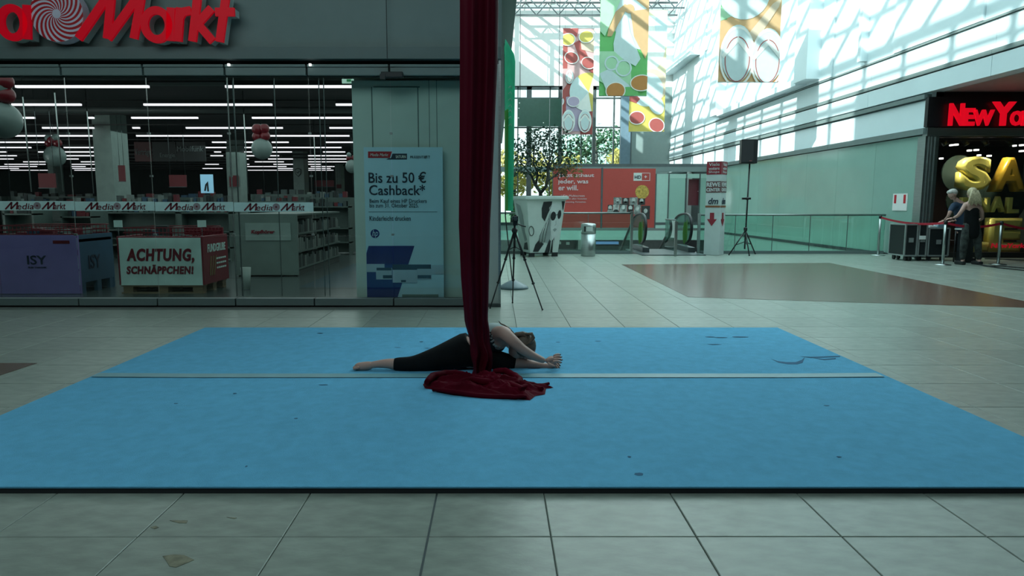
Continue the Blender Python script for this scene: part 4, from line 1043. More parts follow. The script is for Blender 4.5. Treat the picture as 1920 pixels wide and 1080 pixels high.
textpx('ACHTUNG,', 'lettering', 237, 466, 364, 494, Yp - .016, m_dred, bd, .005, shear=.15, bold=.045, spacing=1.12); textpx('SCHNÄPPCHEN!', 'lettering', 237, 496, 363, 514, Yp - .016, m_dred, bd, .005, shear=.15, bold=.045, spacing=1.12)
textside('FUNDGRUBE', 'lettering', b + .021, Yp + .15, Yp + .8, z1 - .22, z1 - .10, m_whcard, t, .005, shear=.1, bold=.02)
for k in range(3): textside('-----', 'side_print', b + .021, Yp + .45, Yp + .8, z1 - .34 - .07 * k, z1 - .315 - .07 * k, m_whcard, t, .004)
m = M()
for k in range(3): m.obox((b + .024, Yp + .2 + .07 * k, z1 - .56), (b + .024, Yp + .26 + .09 * k, z1 - .28), .004, .03)
part('side_print', m, mat('dull_gold', (.22, .16, .06), .5), t)
basket_rim(t, a + .05, b - .05, Yp + .06, Yp + .84, z1, .14, 20)
goods('', a + .1, b - .1, Yp + .1, Yp + .8, z1 - .1, 14, m_gd, 'boxed goods heaped in the red bargain bin', .26)
for q, u in enumerate((221, 378)):
    t = thing('price_card', (at(u, 426, Yp).x, Yp + .3, at(u, 426, Yp).z), ('pale price card above the bargain bin, over its left corner', 'pale price card above the bargain bin, over its right corner')[q], 'price card')
    m = M(); pxbox(m, u - 8, 413, u + 8, 426, Yp + .3, .01); part('card', m, m_whcard, t); p = at(u, 426, Yp + .3)
    m = M(); m.tube([(p.x, Yp + .31, p.z), (p.x, Yp + .31, z1 - .1)], .006, 6); part('stem', m, m_darksteel, t)
Yh = fl(500, 519).y
a, b = at(440, 460, Yh).x, at(558, 460, Yh).x; zh = at(500, 401, Yh).z; yb_ = Yh + 3.3
m_cab = mat('cabinet_grey_green', (.085, .12, .11), .5)
t = thing('shelf_unit', ((a + b) / 2, Yh + 1.6, 0), 'long shelf unit with a Kopfhörer sign on its end panel in the shop', 'shelf')
part('end_panel', M().box(a, b, Yh, Yh + .05, .03, zh), mat('end_panel_grey', (.15, .20, .185), .5), t); part('top_board', M().box(a, b, Yh + .05, yb_, zh - .03, zh), m_cab, t)
part('spine', M().box((a + b) / 2 - .03, (a + b) / 2 + .03, Yh + .05, yb_, .05, zh - .03), m_cab, t); part('plinth', M().box(a + .03, b - .03, Yh + .05, yb_, 0, .1), m_blackp, t)
for z in (.12, .42, .74): part('shelf_board', M().box((a + b) / 2, b, Yh + .05, yb_, z, z + .03), m_cab, t)
sg = board('panel_sign', 460, 418, 545, 451, Yh - .012, mat('label_grey', (.26, .34, .32), .5), 'pale sign plate reading Kopfhörer on the end of the long shelf', 'sign', .01)
textpx('Kopfhörer', 'lettering', 471, 431, 515, 440, Yh - .02, m_dred, sg, .006, shear=.15, bold=.03)
for z in (.15, .45, .77):
    y = Yh + .1
    while y < yb_ - .15:
        wd = random.uniform(.07, .13); h = random.uniform(.14, .24)
        single('boxed_headphones', M().box(b - .22, b - .02, y, y + wd, z, z + h), random.choice(m_gd[1:4]), 'small boxed goods standing on the long shelf beside the sign plate', 'box', 'boxed goods on the long shelf'); y += wd + .02
t = thing('paper_bin', (at(457, 545, fl(457, 545).y).x, fl(457, 545).y + .12, 0), 'small pale bin standing behind the glass door', 'bin')
c = t.location; part('bin_body', M().lathe((c.x, c.y, .006), [(.055, 0), (.075, .33), (.07, .33), (.05, .01)], 20), m_whitel, t); part('base_rim', M().lathe((c.x, c.y, 0), [(.06, 0), (.06, .012)], 20), m_darksteel, t)
# shelving rows and tables in mid shop
gi = 0
for (u0, u1, v0, Y, n_) in ((196, 330, 372, 16, 12), (335, 430, 371, 15, 12), (2, 60, 372, 14, 6), (110, 170, 378, 14.5, 5), (465, 560, 369, 19, 8), (570, 655, 362, 17, 8), (240, 420, 362, 21, 10), (470, 640, 356, 26, 10), (0, 170, 360, 24, 10)):
    a, b = at(u0, 370, Y).x, at(u1, 370, Y).x; z = at(300, v0 + 8, Y).z
    side = ['tall dark shelf row by the widest column', 'dark shelf row beneath the blue screen', 'shelf row behind the purple bin', 'low shelf row between purple bin and column', 'shelf row behind the headphone shelf', 'shelf row nearest the inner wall', 'long shelf row behind the blue screen', 'long shelf row at the third column', 'distant shelf row under the balloons'][gi]
    t = thing('shelf_row', ((a + b) / 2, Y + .4, 0), side, 'shelf', 'shelf rows in the shop'); gi += 1
    part('carcass', M().box(a, b, Y + .3, Y + .6, .05, z), m_cab, t)
    for zz in (.3, .65, z - .25): part('shelf_board', M().box(a, b, Y, Y + .3, zz, zz + .03), m_cab, t)
    for x in (a, b - .04): part('side_panel', M().box(x, x + .04, Y, Y + .3, .0, z), m_cab, t)
    for k in range(n_ * 2):
        x = a + .1 + (b - a - .2) * (k + .5) / (n_ * 2); zz = (z, z - .22)[k % 2]; h = random.uniform(.06, .19); wd = min(.12, (b - a) / n_ * .42)
        y = Y + (.35 if k % 2 == 0 else .05)
        single('product_box', M().box(x - wd * random.uniform(.5, 1), x + wd * random.uniform(.5, 1), y, y + .16, zz, zz + h), random.choice(m_gd), 'small product standing on the ' + side, 'box', 'products on the ' + side)
for q, (u, Y) in enumerate(((107, 12.5), (165, 15), (47, 13), (458, 15.5), (588, 21))):
    p = at(u, 240, Y); single('hanging_rod', M().tube([(p.x, Y, 3.75), (p.x + .02, Y, 1.5)], .012, 6), m_steel, ('thin rod hanging by the pale and red balloons', 'thin rod hanging beside the widest shop column', 'thin rod hanging beside the largest balloon', 'thin pale rod hanging at the grey balloon between columns', 'thin rod hanging between the third and fourth columns')[q], 'rod')
# ================================================================ STREET OBJECTS
m_rail = mat('handrail_steel', (.25, .29, .28), .35, .8)
# beach flag on a round foot
Yg = 10.35; c = at(963, 536, Yg)
t = thing('beach_flag', (c.x, Yg, 0), 'tall green sail flag seen nearly edge-on, on a grey domed foot', 'flag')
part('foot', M().lathe((c.x, Yg, 0), [(.225, 0), (.225, .02), (.20, .045), (.12, .09), (.05, .125), (.03, .13)], 32), mat('grey_blue_foot', (.10, .15, .17), .35), t)
fx = at(949, 300, Yg).x
part('pole', M().tube([(c.x - .02, Yg, .12), (fx - .01, Yg, 1.1), (fx - .015, Yg, 2.5), (fx - .03, Yg, 3.62)], .009, 8), m_blackp, t)
m_gr1 = mat('flag_green', (.16, .66, .48), .6, noise=.1, trans=.5); m_gr2 = mat('flag_leaf_green', (.17, .52, .08), .6, trans=.45)
m = M(); pts = []
for k in range(24):
    v = 88 + (395 - 88) * k / 23; f_ = k / 23
    ul = 945.5 + 2.5 * f_ * 0; wr = 19.5 * min(1, .06 + (v - 88) / 34) if v < 122 else 19.5 - 6 * f_
    pts.append((at(ul + 1.5 * f_, v, Yg), at(ul + 1.5 * f_ + wr, v, Yg)))
vs = []
for y_ in (0, .004):
    for a, b in pts: vs += [(a.x, Yg + y_, a.z), ((a.x + b.x) / 2, Yg - .25 + y_, (a.z + b.z) / 2), (b.x, Yg - .5 + y_, b.z)]
# the sail reaches towards the hall: rotated almost edge-on
n = 24; fs = []
for k in range(n - 1):
    for q in range(2): fs.append((k * 3 + q, k * 3 + q + 1, k * 3 + q + 4, k * 3 + q + 3))
fs += [tuple(i + 3 * n for i in reversed(f)) for f in fs]
m.add(vs, fs, True); part('sail', m, m_gr1, t)
m = M(); vs = []
for k in range(9, 24):
    a, b = pts[k]; vs += [(a.x, Yg - .006, a.z), ((a.x + b.x) / 2 - .015, Yg - .256, (a.z + b.z) / 2)]
m.add(vs, [(2 * k, 2 * k + 1, 2 * k + 3, 2 * k + 2) for k in range(14)]); part('green_print', m, m_gr2, t)
m = M()
for k, v in enumerate((165, 176, 188, 200, 210, 222, 236)):
    a = at(956, v, Yg - .36); m.tube([(a.x - .02, a.y, a.z), (a.x + .01, a.y, a.z + .03), (a.x + .03, a.y, a.z - .01)], .006, 5)
part('white_print', m, m_white, t)

# camera on tripod
Yt = 8.45
t = thing('camera_tripod', (at(964, 578, Yt).x, Yt, 0), 'black photo tripod with three spread legs at the edge of the shop front', 'tripod')
ap = at(965, 432, Yt)
for (u, v) in ((919, 579), (961, 569), (1017, 582)):
    f_ = fl(u, v); f_.z = .008; d = (f_ - ap)
    leg = part('leg', M().tube([ap, ap + d * .38], .014, 8).tube([ap + d * .36, ap + d * .68], .011, 8).tube([ap + d * .66, f_], .008, 8), m_blackp, t)
    for q in (.37, .67): m = M(); p = ap + d * q; m.tube([p - d * .008, p + d * .012], .019, 8); part('leg_clamp', m, m_blackp, leg)
    m = M(); m.ball((f_.x, f_.y, .012), .012, 8, 6); part('rubber_foot', m, m_blackp, leg)
part('centre_column', M().tube([(ap.x, Yt, ap.z - .22), (ap.x, Yt, ap.z + .10)], .014, 10), m_blackp, t)
part('shoulder', M().lathe((ap.x, Yt, ap.z - .03), [(.028, 0), (.04, .03), (.028, .06)], 14), m_blackp, t)
m = M(); h_ = at(966, 418, Yt); m.box(h_.x - .03, h_.x + .03, Yt - .03, Yt + .03, h_.z - .03, h_.z + .02); m.tube([h_, h_ + Vector((.08, -.12, -.03)), h_ + Vector((.12, -.16, -.04))], .008, 6); part('pan_head', m, m_blackp, t)
for a_ in (0, 1, 2):
    f_ = [fl(919, 579), fl(961, 569), fl(1017, 582)][a_]; p = ap.lerp(f_, .25); part('spreader', M().tube([(ap.x, Yt, ap.z - .2), p], .006, 6), m_blackp, t)
t = thing('video_camera', (h_.x, Yt, h_.z + .02), 'small black camera mounted on top of the tripod', 'camera')
m = M(); m.box(h_.x - .035, h_.x + .035, Yt - .05, Yt + .05, h_.z + .022, h_.z + .085); part('camera_body', m, m_blackp, t, bevel=.006)
part('lens', M().tube([(h_.x, Yt - .05, h_.z + .055), (h_.x, Yt - .11, h_.z + .055)], .026, 14), m_darksteel, t)
part('viewfinder', M().box(h_.x - .015, h_.x + .015, Yt - .02, Yt + .05, h_.z + .085, h_.z + .10), m_blackp, t)

# litter bin
Yk = 16.75; c = at(1103, 450, Yk)
t = thing('litter_bin', (c.x, Yk, 0), 'round brushed steel litter bin with a slot opening before the glass balustrade', 'bin')
R_ = .178; hh = at(1103, 421, Yk).z
part('bin_body', M().lathe((c.x, Yk, 0), [(R_ - .01, 0), (R_, .02), (R_, hh * .72)], 32), m_steel, t)
part('top_ring', M().lathe((c.x, Yk, hh * .72), [(R_ + .004, 0), (R_ + .004, hh * .28), (R_ - .02, hh * .31), (.02, hh * .33)], 32), m_steel, t)
m = M()
for i in range(12):
    q0 = -pi / 2 - .75 + i * 1.1 / 12; q1 = q0 + 1.1 / 12; r = R_ + .008
    m.add([(c.x + r * cos(q), Yk + r * sin(q), z) for q in (q0, q1) for z in (hh * .78, hh * .95)], [(0, 2, 3, 1)])
part('slot', m, m_blackp, t)
m = M()
for i in range(10):
    q0 = -pi / 2 - .45 + i * .9 / 10; q1 = q0 + .9 / 10; r = R_ + .011
    m.add([(c.x + r * cos(q), Yk + r * sin(q), z) for q in (q0, q1) for z in (hh * .79, hh * .94)], [(0, 2, 3, 1)])
part('flap', m, m_whitel, t)

# planter with painted figures and its tree
Ypn = 17.0; cx_ = at(1017, 480, Ypn).x
Wt, Wb = .49, .36; zt_ = at(1010, 368, Ypn).z; zb_ = .10; rzp = .30
m_pot = mat('planter_white', (.50, .58, .54), .5, noise=.04); m_pk = mat('paint_black', (.015, .018, .02), .5); m_pg = mat('paint_grey', (.25, .30, .29), .6)
t = thing('planter', (cx_ - .10, 16.86, 0), 'tapered white planter painted with a long-haired face wearing round dark glasses', 'planter')
cp = Vector((cx_ - .10, 16.86, 0))
def pot(u_, w_, face, out=0.0):  # u_: -1..1 across, w_: 0..1 up, face 0 front, 1 left ; returns 3D point
    hw = (Wb + (Wt - Wb) * w_); z = zb_ + (zt_ - .1 - zb_) * w_
    p = Vector((u_ * hw, -hw - out, 0)) if face == 0 else Vector((-hw - out, -u_ * hw, 0))
    c_, s_ = cos(rzp), sin(rzp); return Vector((cp.x + p.x * c_ - p.y * s_, cp.y + p.x * s_ + p.y * c_, z))
def ring4(hw, z):
    c_, s_ = cos(rzp), sin(rzp); return [(cp.x + x * c_ - y * s_, cp.y + x * s_ + y * c_, z) for x, y in ((-hw, -hw), (hw, -hw), (hw, hw), (-hw, hw))]
def stack(m, lv):
    vs = []
    for hw, z in lv: vs += ring4(hw, z)
    fs = [(3, 2, 1, 0), tuple(range(4 * len(lv) - 4, 4 * len(lv)))] + [(4 * k + i, 4 * k + (i + 1) % 4, 4 * k + 4 + (i + 1) % 4, 4 * k + 4 + i) for k in range(len(lv) - 1) for i in range(4)]
    return m.add(vs, fs)
part('pot', stack(M(), [(Wb, zb_), (Wt, zt_ - .10)]), m_pot, t)
part('rim', stack(M(), [(Wt + .01, zt_ - .10), (Wt + .06, zt_ - .07), (Wt + .06, zt_ - .01), (Wt + .03, zt_)]), m_pot, t)
part('soil', stack(M(), [(Wt - .05, zt_ - .02), (Wt - .05, zt_ + .012)]), mat('soil', (.05, .04, .03), .9), t)
for a_ in ((-.3, -.3), (.3, -.3), (.3, .3), (-.3, .3)):
    x = cp.x + a_[0] * cos(rzp) - a_[1] * sin(rzp); y = cp.y + a_[0] * sin(rzp) + a_[1] * cos(rzp); part('foot_block', M().box(x - .07, x + .07, y - .07, y + .07, 0, .10), m_blackp, t)
def paint(pts, mt, face=0, out=.004, nm='painted_shape'):
    m = M(); P = [pot(a_, b_, face, out) for a_, b_ in pts]; nrm = (P[1] - P[0]).cross(P[2] - P[1]).normalized() * .003
    Q_ = pot(0, .5, face, out + 1) - pot(0, .5, face, out)
    m.poly(P, Q_.normalized() * .003); part(nm, m, mt, t)
paint([(-.15, .97), (.30, .98), (.28, .88), (.1, .74), (-.05, .60), (-.22, .68), (-.24, .85)], m_pk)      # hat / dark hair mass
paint([(.80, .98), (.97, .98), (.95, .80), (.88, .86)], m_pk)
paint([(.16, .86), (.30, .93), (.50, .96), (.72, .92), (.84, .78), (.88, .58), (.80, .36), (.62, .24), (.46, .25), (.34, .40), (.26, .60)], mat('paint_face', (.52, .58, .56), .6))
paint([(.26, .80), (.10, .62), (-.20, .42), (-.42, .22), (-.30, .16), (.0, .20), (.20, .18), (.34, .24), (.34, .50)], m_pg)   # hair fall
for k in range(7):
    m = M(); m.tube([pot(.20 - .05 * k, .66 - .03 * k, 0, .010), pot(.1 - .07 * k, .45 - .02 * k, 0, .010), pot(-.02 - .06 * k, .20, 0, .010)], .005, 5); part('painted_line', m, m_pk if k % 3 == 0 else m_pot, t)
for (a_, b_, r1, r2) in ((.42, .70, .15, .085), (.76, .73, .10, .085)): paint([(a_ + r1 * cos(2 * pi * k / 20), b_ + r2 * sin(2 * pi * k / 20)) for k in range(20)], m_pk, 0, .008, 'painted_lens')
m = M(); m.tube([pot(.57, .72, 0, .01), pot(.66, .73, 0, .01)], .007, 5); part('painted_line', m, m_pk, t)
m = M(); m.tube([pot(.60, .62, 0, .01), pot(.63, .54, 0, .01), pot(.56, .52, 0, .01)], .005, 5); part('painted_line', m, m_pg, t)
paint([(.46, .44), (.58, .47), (.72, .45), (.60, .40)], m_pg, 0, .008)
paint([(-.80, .02), (-.42, .02), (-.05, .17), (-.40, .24), (-.62, .16)], m_pk); paint([(.02, .0), (.36, .0), (.42, .22), (.30, .26)], m_pk)
paint([(.44, .0), (.60, .0), (.62, .30), (.50, .22)], m_pk)
for k in range(4): m = M(); m.tube([pot(.36 + .07 * k, .24, 0, .010), pot(.34 + .08 * k, .02, 0, .010)], .007, 5); part('painted_line', m, m_pot if k % 2 else m_pk, t)
paint([(-.7, .95), (-.1, .9), (.2, .70), (.3, .40), (.6, .25), (.2, .2), (-.2, .45), (-.5, .7)], m_pg, 1)
paint([(-.2, .05), (.7, .05), (.6, .20), (.1, .18)], m_pk, 1)
m = M(); m.tube([pot(-.85 + .5 * cos(2 * pi * k / 14) * .3, .42 + .3 * .3 * sin(2 * pi * k / 14), 0, .008) for k in range(14)], .008, 5, closed=True); part('painted_line', m, m_pk, t)

# indoor tree
m_bark = mat('bark', (.045, .05, .045), .8, noise=.2); m_leafd = mat('dark_leaf', (.018, .060, .035), .6, noise=.4, scale=3, trans=.25); m_leafo = mat('tan_leaf', (.22, .16, .06), .6, noise=.3, trans=.3)
t = thing('potted_tree', (cp.x, cp.y, zt_), 'small leafy tree with forked trunks growing in the painted planter', 'tree')
B0 = Vector((cp.x + .06, cp.y, zt_ + .0)); Yq = cp.y
tips = []; m = M()
def br(pts, r0, r1):
    P = [at(u, v, Yq + dy) for u, v, dy in pts]; m.tube(P, [r0 + (r1 - r0) * i / (len(P) - 1) for i in range(len(P))], 7); tips.extend(P[1:]); return P
br([(1014, 368, 0), (1013, 360, 0), (1003, 345, .1), (996, 328, .2), (985, 315, .3), (972, 300, .4)], .05, .014)
br([(1013, 362, 0), (1024, 350, -.05), (1027, 332, -.1), (1027, 312, -.1), (1034, 290, -.2), (1040, 265, -.2)], .045, .012)
br([(1005, 348, .1), (1008, 325, 0), (1000, 305, -.1), (1002, 280, -.2), (1004, 258, -.2)], .03, .01)
br([(1026, 340, -.1), (1040, 330, 0), (1052, 318, .2), (1064, 300, .3)], .025, .008)
br([(1027, 320, -.1), (1038, 300, .1), (1050, 290, .2), (1058, 275, .2)], .022, .008)
br([(996, 328, .2), (980, 322, 0), (966, 318, -.2)], .02, .008); br([(1002, 300, -.1), (988, 285, .1), (980, 268, .1)], .018, .007); br([(1027, 312, -.1), (1018, 290, 0), (1020, 270, 0)], .018, .007)
part('trunk', m, m_bark, t)
def leaves(m, c, R, n_, s, sq=1.0):
    for _ in range(n_):
        d = Vector((random.gauss(0, 1), random.gauss(0, 1), random.gauss(0, 1) * sq)).normalized() * R * random.random() ** .4
        p = c + d; a_ = Vector((random.gauss(0, 1), random.gauss(0, 1), random.gauss(0, .6) - .3)).normalized(); b_ = a_.cross(Vector((random.gauss(0, 1), random.gauss(0, 1), random.gauss(0, 1)))).normalized()
        L_ = s * random.uniform(.7, 1.3); w_ = L_ * .3
        n0 = len(m.v); m.v += [tuple(p), tuple(p + a_ * L_ * .45 + b_ * w_), tuple(p + a_ * L_), tuple(p + a_ * L_ * .45 - b_ * w_)]; m.f.append((n0, n0 + 1, n0 + 2, n0 + 3)); m.s.append(False)
m = M(); m2 = M()
for (u, v, dy, R, n_) in ((1010, 262, 0, .34, 230), (1045, 262, 0, .30, 180), (985, 275, .1, .32, 180), (1030, 285, -.2, .36, 220), (1062, 285, .1, .26, 120), (965, 300, .2, .26, 110), (1000, 305, 0, .34, 180), (1045, 310, .2, .30, 130), (1075, 306, .2, .20, 60), (975, 322, -.1, .24, 90), (1015, 322, .1, .28, 120), (1055, 326, .3, .2, 60), (1000, 250, 0, .2, 60), (1082, 268, 0, .16, 40), (1032, 246, 0, .16, 40)):
    leaves(m, at(u, v, Yq + dy), R, int(n_ * .85), .085, .8)
for (u, v) in ((1060, 322), (1072, 316), (1050, 318), (1085, 322), (1040, 316)): leaves(m2, at(u, v, Yq), .16, 22, .09)
part('leaves', m, m_leafd, t, kind='stuff'); part('tan_leaves', m2, m_leafo, t, 'tan-coloured leaves', kind='stuff')

# ---- balustrades
def balustrade(x0, x1, Y, zt0, label, npan, post_at=()):
    t = thing('balustrade', ((x0 + x1) / 2, Y, 0), label, 'balustrade')
    part('base_channel', M().box(x0, x1, Y - .03, Y + .03, 0, .07), m_facade_d, t)
    part('handrail', M().tube([(x0, Y, zt0), (x1, Y, zt0)], .024, 10), m_rail, t)
    for k in range(npan):
        a, b = x0 + (x1 - x0) * k / npan + .006, x0 + (x1 - x0) * (k + 1) / npan - .006
        part('glass_panel', M().box(a, b, Y - .008, Y + .008, .07, zt0 - .02), m_cglass, t)
        if k: part('joint_strip', M().box(a - .012, a, Y - .01, Y + .01, .07, zt0 - .02), m_facade_d, t)
    for x in post_at: part('post', M().box(x - .03, x + .03, Y - .04, Y + .04, 0, zt0 + .04), m_steel, t)
    return t
YBl = 17.56
balustrade(.1, at(1185, 440, YBl).x, YBl, at(1100, 399.5, YBl).z, 'glass balustrade with steel handrail behind planter and litter bin', 3, (at(1184, 440, YBl).x,))
balustrade(at(1308, 440, YBl).x, XR - .03, YBl, at(1500, 403, YBl).z, 'long glass balustrade with dark handrail behind pillar and loudspeaker', 5, (at(1310, 440, YBl).x,))
t = thing('escalator_gate', (at(1266, 480, 16.7).x, 16.9, 0), 'short steel post and glass leaf standing before the escalator landing', 'barrier')
x = at(1267, 450, 16.7).x; part('post', M().box(x - .03, x + .03, 16.67, 16.73, 0, at(1267, 415, 16.7).z), m_steel, t)
x2 = at(1249, 450, 17.3).x; part('glass_leaf', M().obox((x, 16.73, .5), (x2, 17.4, .5), .012, .75), m_cglass, t); part('rail', M().tube([(x, 16.73, .88), (x2, 17.4, .88)], .018, 8), m_rail, t)

# ---- escalator going down away from the hall
xe0, xe1 = at(1208, 440, 18).x, at(1293, 440, 18).x
t = thing('escalator', ((xe0 + xe1) / 2, 19, 0), 'descending escalator with black handrails in the gap of the glass balustrade', 'escalator')
hp = [(18.30, .22), (18.02, .30), (17.86, .5), (17.84, .72), (17.95, .90), (18.2, .99), (18.6, 1.0), (19.2, .93), (19.8, .66), (22, -.55), (28, -4.0)]
def smooth_path(P, k=4):
    o = []
    for i in range(len(P) - 1):
        p0 = P[max(0, i - 1)]; p1 = P[i]; p2 = P[i + 1]; p3 = P[min(len(P) - 1, i + 2)]
        for s_ in range(k):
            q = s_ / k; o.append(tuple(.5 * ((2 * p1[d]) + (-p0[d] + p2[d]) * q + (2 * p0[d] - 5 * p1[d] + 4 * p2[d] - p3[d]) * q * q + (-p0[d] + 3 * p1[d] - 3 * p2[d] + p3[d]) * q ** 3) for d in (0, 1)))
    o.append(P[-1]); return o
sp_ = smooth_path(hp)
for x in (xe0, xe1):
    part('handrail', M().tube([(x, y, z) for y, z in sp_], .04, 8, flat=.7), m_blackp, t)
    g_ = [p for p in sp_ if p[0] > 17.9]; m = M()
    m.poly([(x - .006, y, z - .03) for y, z in sp_[2:]] + [(x - .006, 28, -4.9), (x - .006, 20.2, -.55), (x - .006, 18.9, .05), (x - .006, 18.2, .1)], (.012, 0, 0)); part('balustrade_glass', m, m_cglass, t)
    m = M(); m.poly([(x - .09, 17.75, 0), (x - .09, 17.75, .14), (x - .09, 19.0, .16), (x - .09, 28.2, -4.85), (x - .09, 28.2, -5.0), (x - .09, 19.2, -.35)], (.18, 0, 0)); part('skirt', m, m_darksteel, t)
part('landing_plate', M().box(at(1192, 475, 17.6).x, xe1 + .1, 16.85, 19.0, .002, .02), m_darksteel, t)
for k in range(22): part('step', M().box(xe0 + .1, xe1 - .1, 19.1 + .4 * k, 19.5 + .4 * k, -.25 - .225 * k, -.03 - .225 * k), m_steel, t)
m_sticker = mat('leaf_sticker_green', (.09, .24, .05), .5)
for x in (xe0, xe1):
    m = M(); m.poly([(x - .012, 18.25 + .09 * cos(q) * (1 if x else 1), .55 + .30 * sin(q)) for q in [2 * pi * i / 18 for i in range(18)]], (-.003, 0, 0)); part('leaf_sticker', m, m_sticker, t)
    m = M(); m.poly([(x - .05 + .05 * cos(q), 18.3, .50 + .30 * sin(q)) for q in [2 * pi * i / 18 for i in range(18)]], (0, .004, 0)); part('leaf_sticker', m, m_sticker, t)

# ---- info pillar
Yp2 = 16.95; cl_ = at(1326, 478, Yp2).x; cr2 = at(1354, 478, Yp2).x
x0, x1 = at(1333, 390, Yp2).x - .045, at(1356, 390, Yp2).x
xc_ = at(1345.5, 400, Yp2).x; x0, x1 = xc_ - .19, xc_ + .19; zp = at(1345, 302, Yp2).z; dp = .38
m_pill = mat('pillar_pale', (.50, .58, .57), .5, noise=.03)
t = thing('info_pillar', ((x0 + x1) / 2, Yp2 + dp / 2, 0), 'square pale signpost pillar with red top panel and shop names', 'pillar', rz=radians(-37))
part('shaft', M().box(x0, x1, Yp2, Yp2 + dp, 0, zp), m_pill, t, bevel=.01)
# the pillar stands turned a little, so a second printed face shows on its right-hand side
m_pr = mat('pillar_red', (.26, .015, .03), .5); m_prg = mat('pillar_brown', (.14, .06, .06), .5); m_ptx = mat('pillar_text', (.55, .60, .60), .5)
for face in (0, 1):
    def panel(z0, z1, mt, nm='panel', t=t, face=face):
        return part(nm, (M().box(x0 + .004, x1 - .004, Yp2 - .006, Yp2, z0, z1) if face == 0 else M().box(x1, x1 + .006, Yp2 + .004, Yp2 + dp - .004, z0, z1)), mt, t)
    def tx(s, f0, f1, z0, z1, mt, t=t, face=face, **k):
        if face == 0: text(s, 'lettering', (x0 + (x1 - x0) * f0, Yp2 - .007, z0), (1, 0, 0), (0, 0, 1), (x1 - x0) * (f1 - f0), z1 - z0, mt, t, .004, **k)
        else: text(s, 'lettering', (x1 + .007, Yp2 + dp * f0, z0), (0, 1, 0), (0, 0, 1), dp * (f1 - f0), z1 - z0, mt, t, .004, **k)
    zf = lambda v: at(1345, v, Yp2).z
    panel(zf(327), zf(303), m_pr)
    for s, a_, b_ in (('Viele', 305, 311), ('weitere', 313, 318.5), ('Shops', 320, 325.5)): tx(s, .15, .85, zf(b_), zf(a_), m_ptx)
    panel(zf(361), zf(340), m_prg)
    tx('REWE', .05, .95, zf(350), zf(342), m_ptx, bold=.03); tx('CENTER', .05, .95, zf(359), zf(352.5), m_ptx, bold=.03)
    tx('dm', .2, .85, zf(383), zf(371), m_navyt, shear=.2, bold=.02)
    panel(zf(389), zf(385.5), mat('swoosh_brown', (.22, .08, .03), .5), 'swoosh')
    m = M(); cxp = .48
    sh = [(-.14, 399), (.14, 399), (.14, 411), (.32, 411), (0, 424), (-.32, 411), (-.14, 411)]
    if face == 0: m.poly([(x0 + (x1 - x0) * (cxp + a_), Yp2 - .004, zf(b_)) for a_, b_ in sh], (0, -.005, 0))
    else: m.poly([(x1 + .004, Yp2 + dp * (cxp + a_), zf(b_)) for a_, b_ in sh], (.005, 0, 0))
    part('arrow', m, m_pr, t)

# ---- loudspeaker on tripod stand
Ysp = 17.05; px_ = at(1396, 470, Ysp).x
t = thing('speaker_stand', (px_, Ysp, 0), 'tall black tripod stand carrying a loudspeaker beside the pale pillar', 'stand')
zc = at(1396, 432, Ysp).z; ztop_ = at(1400, 306, Ysp).z
part('pole', M().tube([(px_, Ysp, .15), (px_ + .03, Ysp, ztop_)], .020, 10), m_blackp, t)
part('height_clamp', M().lathe((px_ + .01, Ysp, at(1396, 375, Ysp).z), [(.03, 0), (.05, .02), (.05, .05), (.03, .07)], 12), m_blackp, t)
m = M(); zk = at(1396, 372, Ysp).z; m.box(px_ - .12, px_ + .09, Ysp - .03, Ysp + .03, zk - .03, zk + .02); part('knob', m, m_blackp, t)
part('collar', M().lathe((px_, Ysp, zc - .02), [(.03, 0), (.045, .02), (.045, .08), (.03, .1)], 12), m_blackp, t)
for (u, dy) in ((1367, -.1), (1405, -.35), (1416, .25)):
    f_ = Vector((at(u, 475, Ysp + dy).x, Ysp + dy, .015)); top = Vector((px_, Ysp, zc)); lg = part('leg', M().tube([top, f_], .016, 8), m_blackp, t)
    m = M(); m.ball((f_.x, f_.y, .022), .022, 8, 6); part('rubber_foot', m, m_blackp, lg)
    part('brace', M().tube([(px_, Ysp, zc - .28), top.lerp(f_, .6)], .010, 6), m_blackp, t)
t = thing('loudspeaker', (px_ + .05, Ysp, ztop_), 'black loudspeaker box on top of the tall tripod stand', 'loudspeaker')
a, b = at(1386, 284, Ysp).x, at(1418, 284, Ysp).x; z0, z1 = at(1400, 307, Ysp).z, at(1400, 262, Ysp).z
m = M(); m.poly([(a, Ysp - .16, z0), (b - .03, Ysp - .19, z0), (b, Ysp + .13, z0), (a + .06, Ysp + .16, z0)], (0, 0, z1 - z0)); part('cabinet', m, m_blackp, t, bevel=.015)
m = M(); m.poly([(a + .01, Ysp - .168, z0 + .03), (a + .28, Ysp - .19, z0 + .03), (a + .28, Ysp - .19, z1 - .03), (a + .01, Ysp - .168, z1 - .03)], (0, -.008, 0)); part('grille', m, mat('speaker_grille', (.02, .022, .025), .6), t)
m = M(); m.box(a + .19, a + .25, Ysp - .2, Ysp - .19, z0 + .05, z0 + .07); part('badge', m, mat('badge', (.25, .08, .08), .4), t)

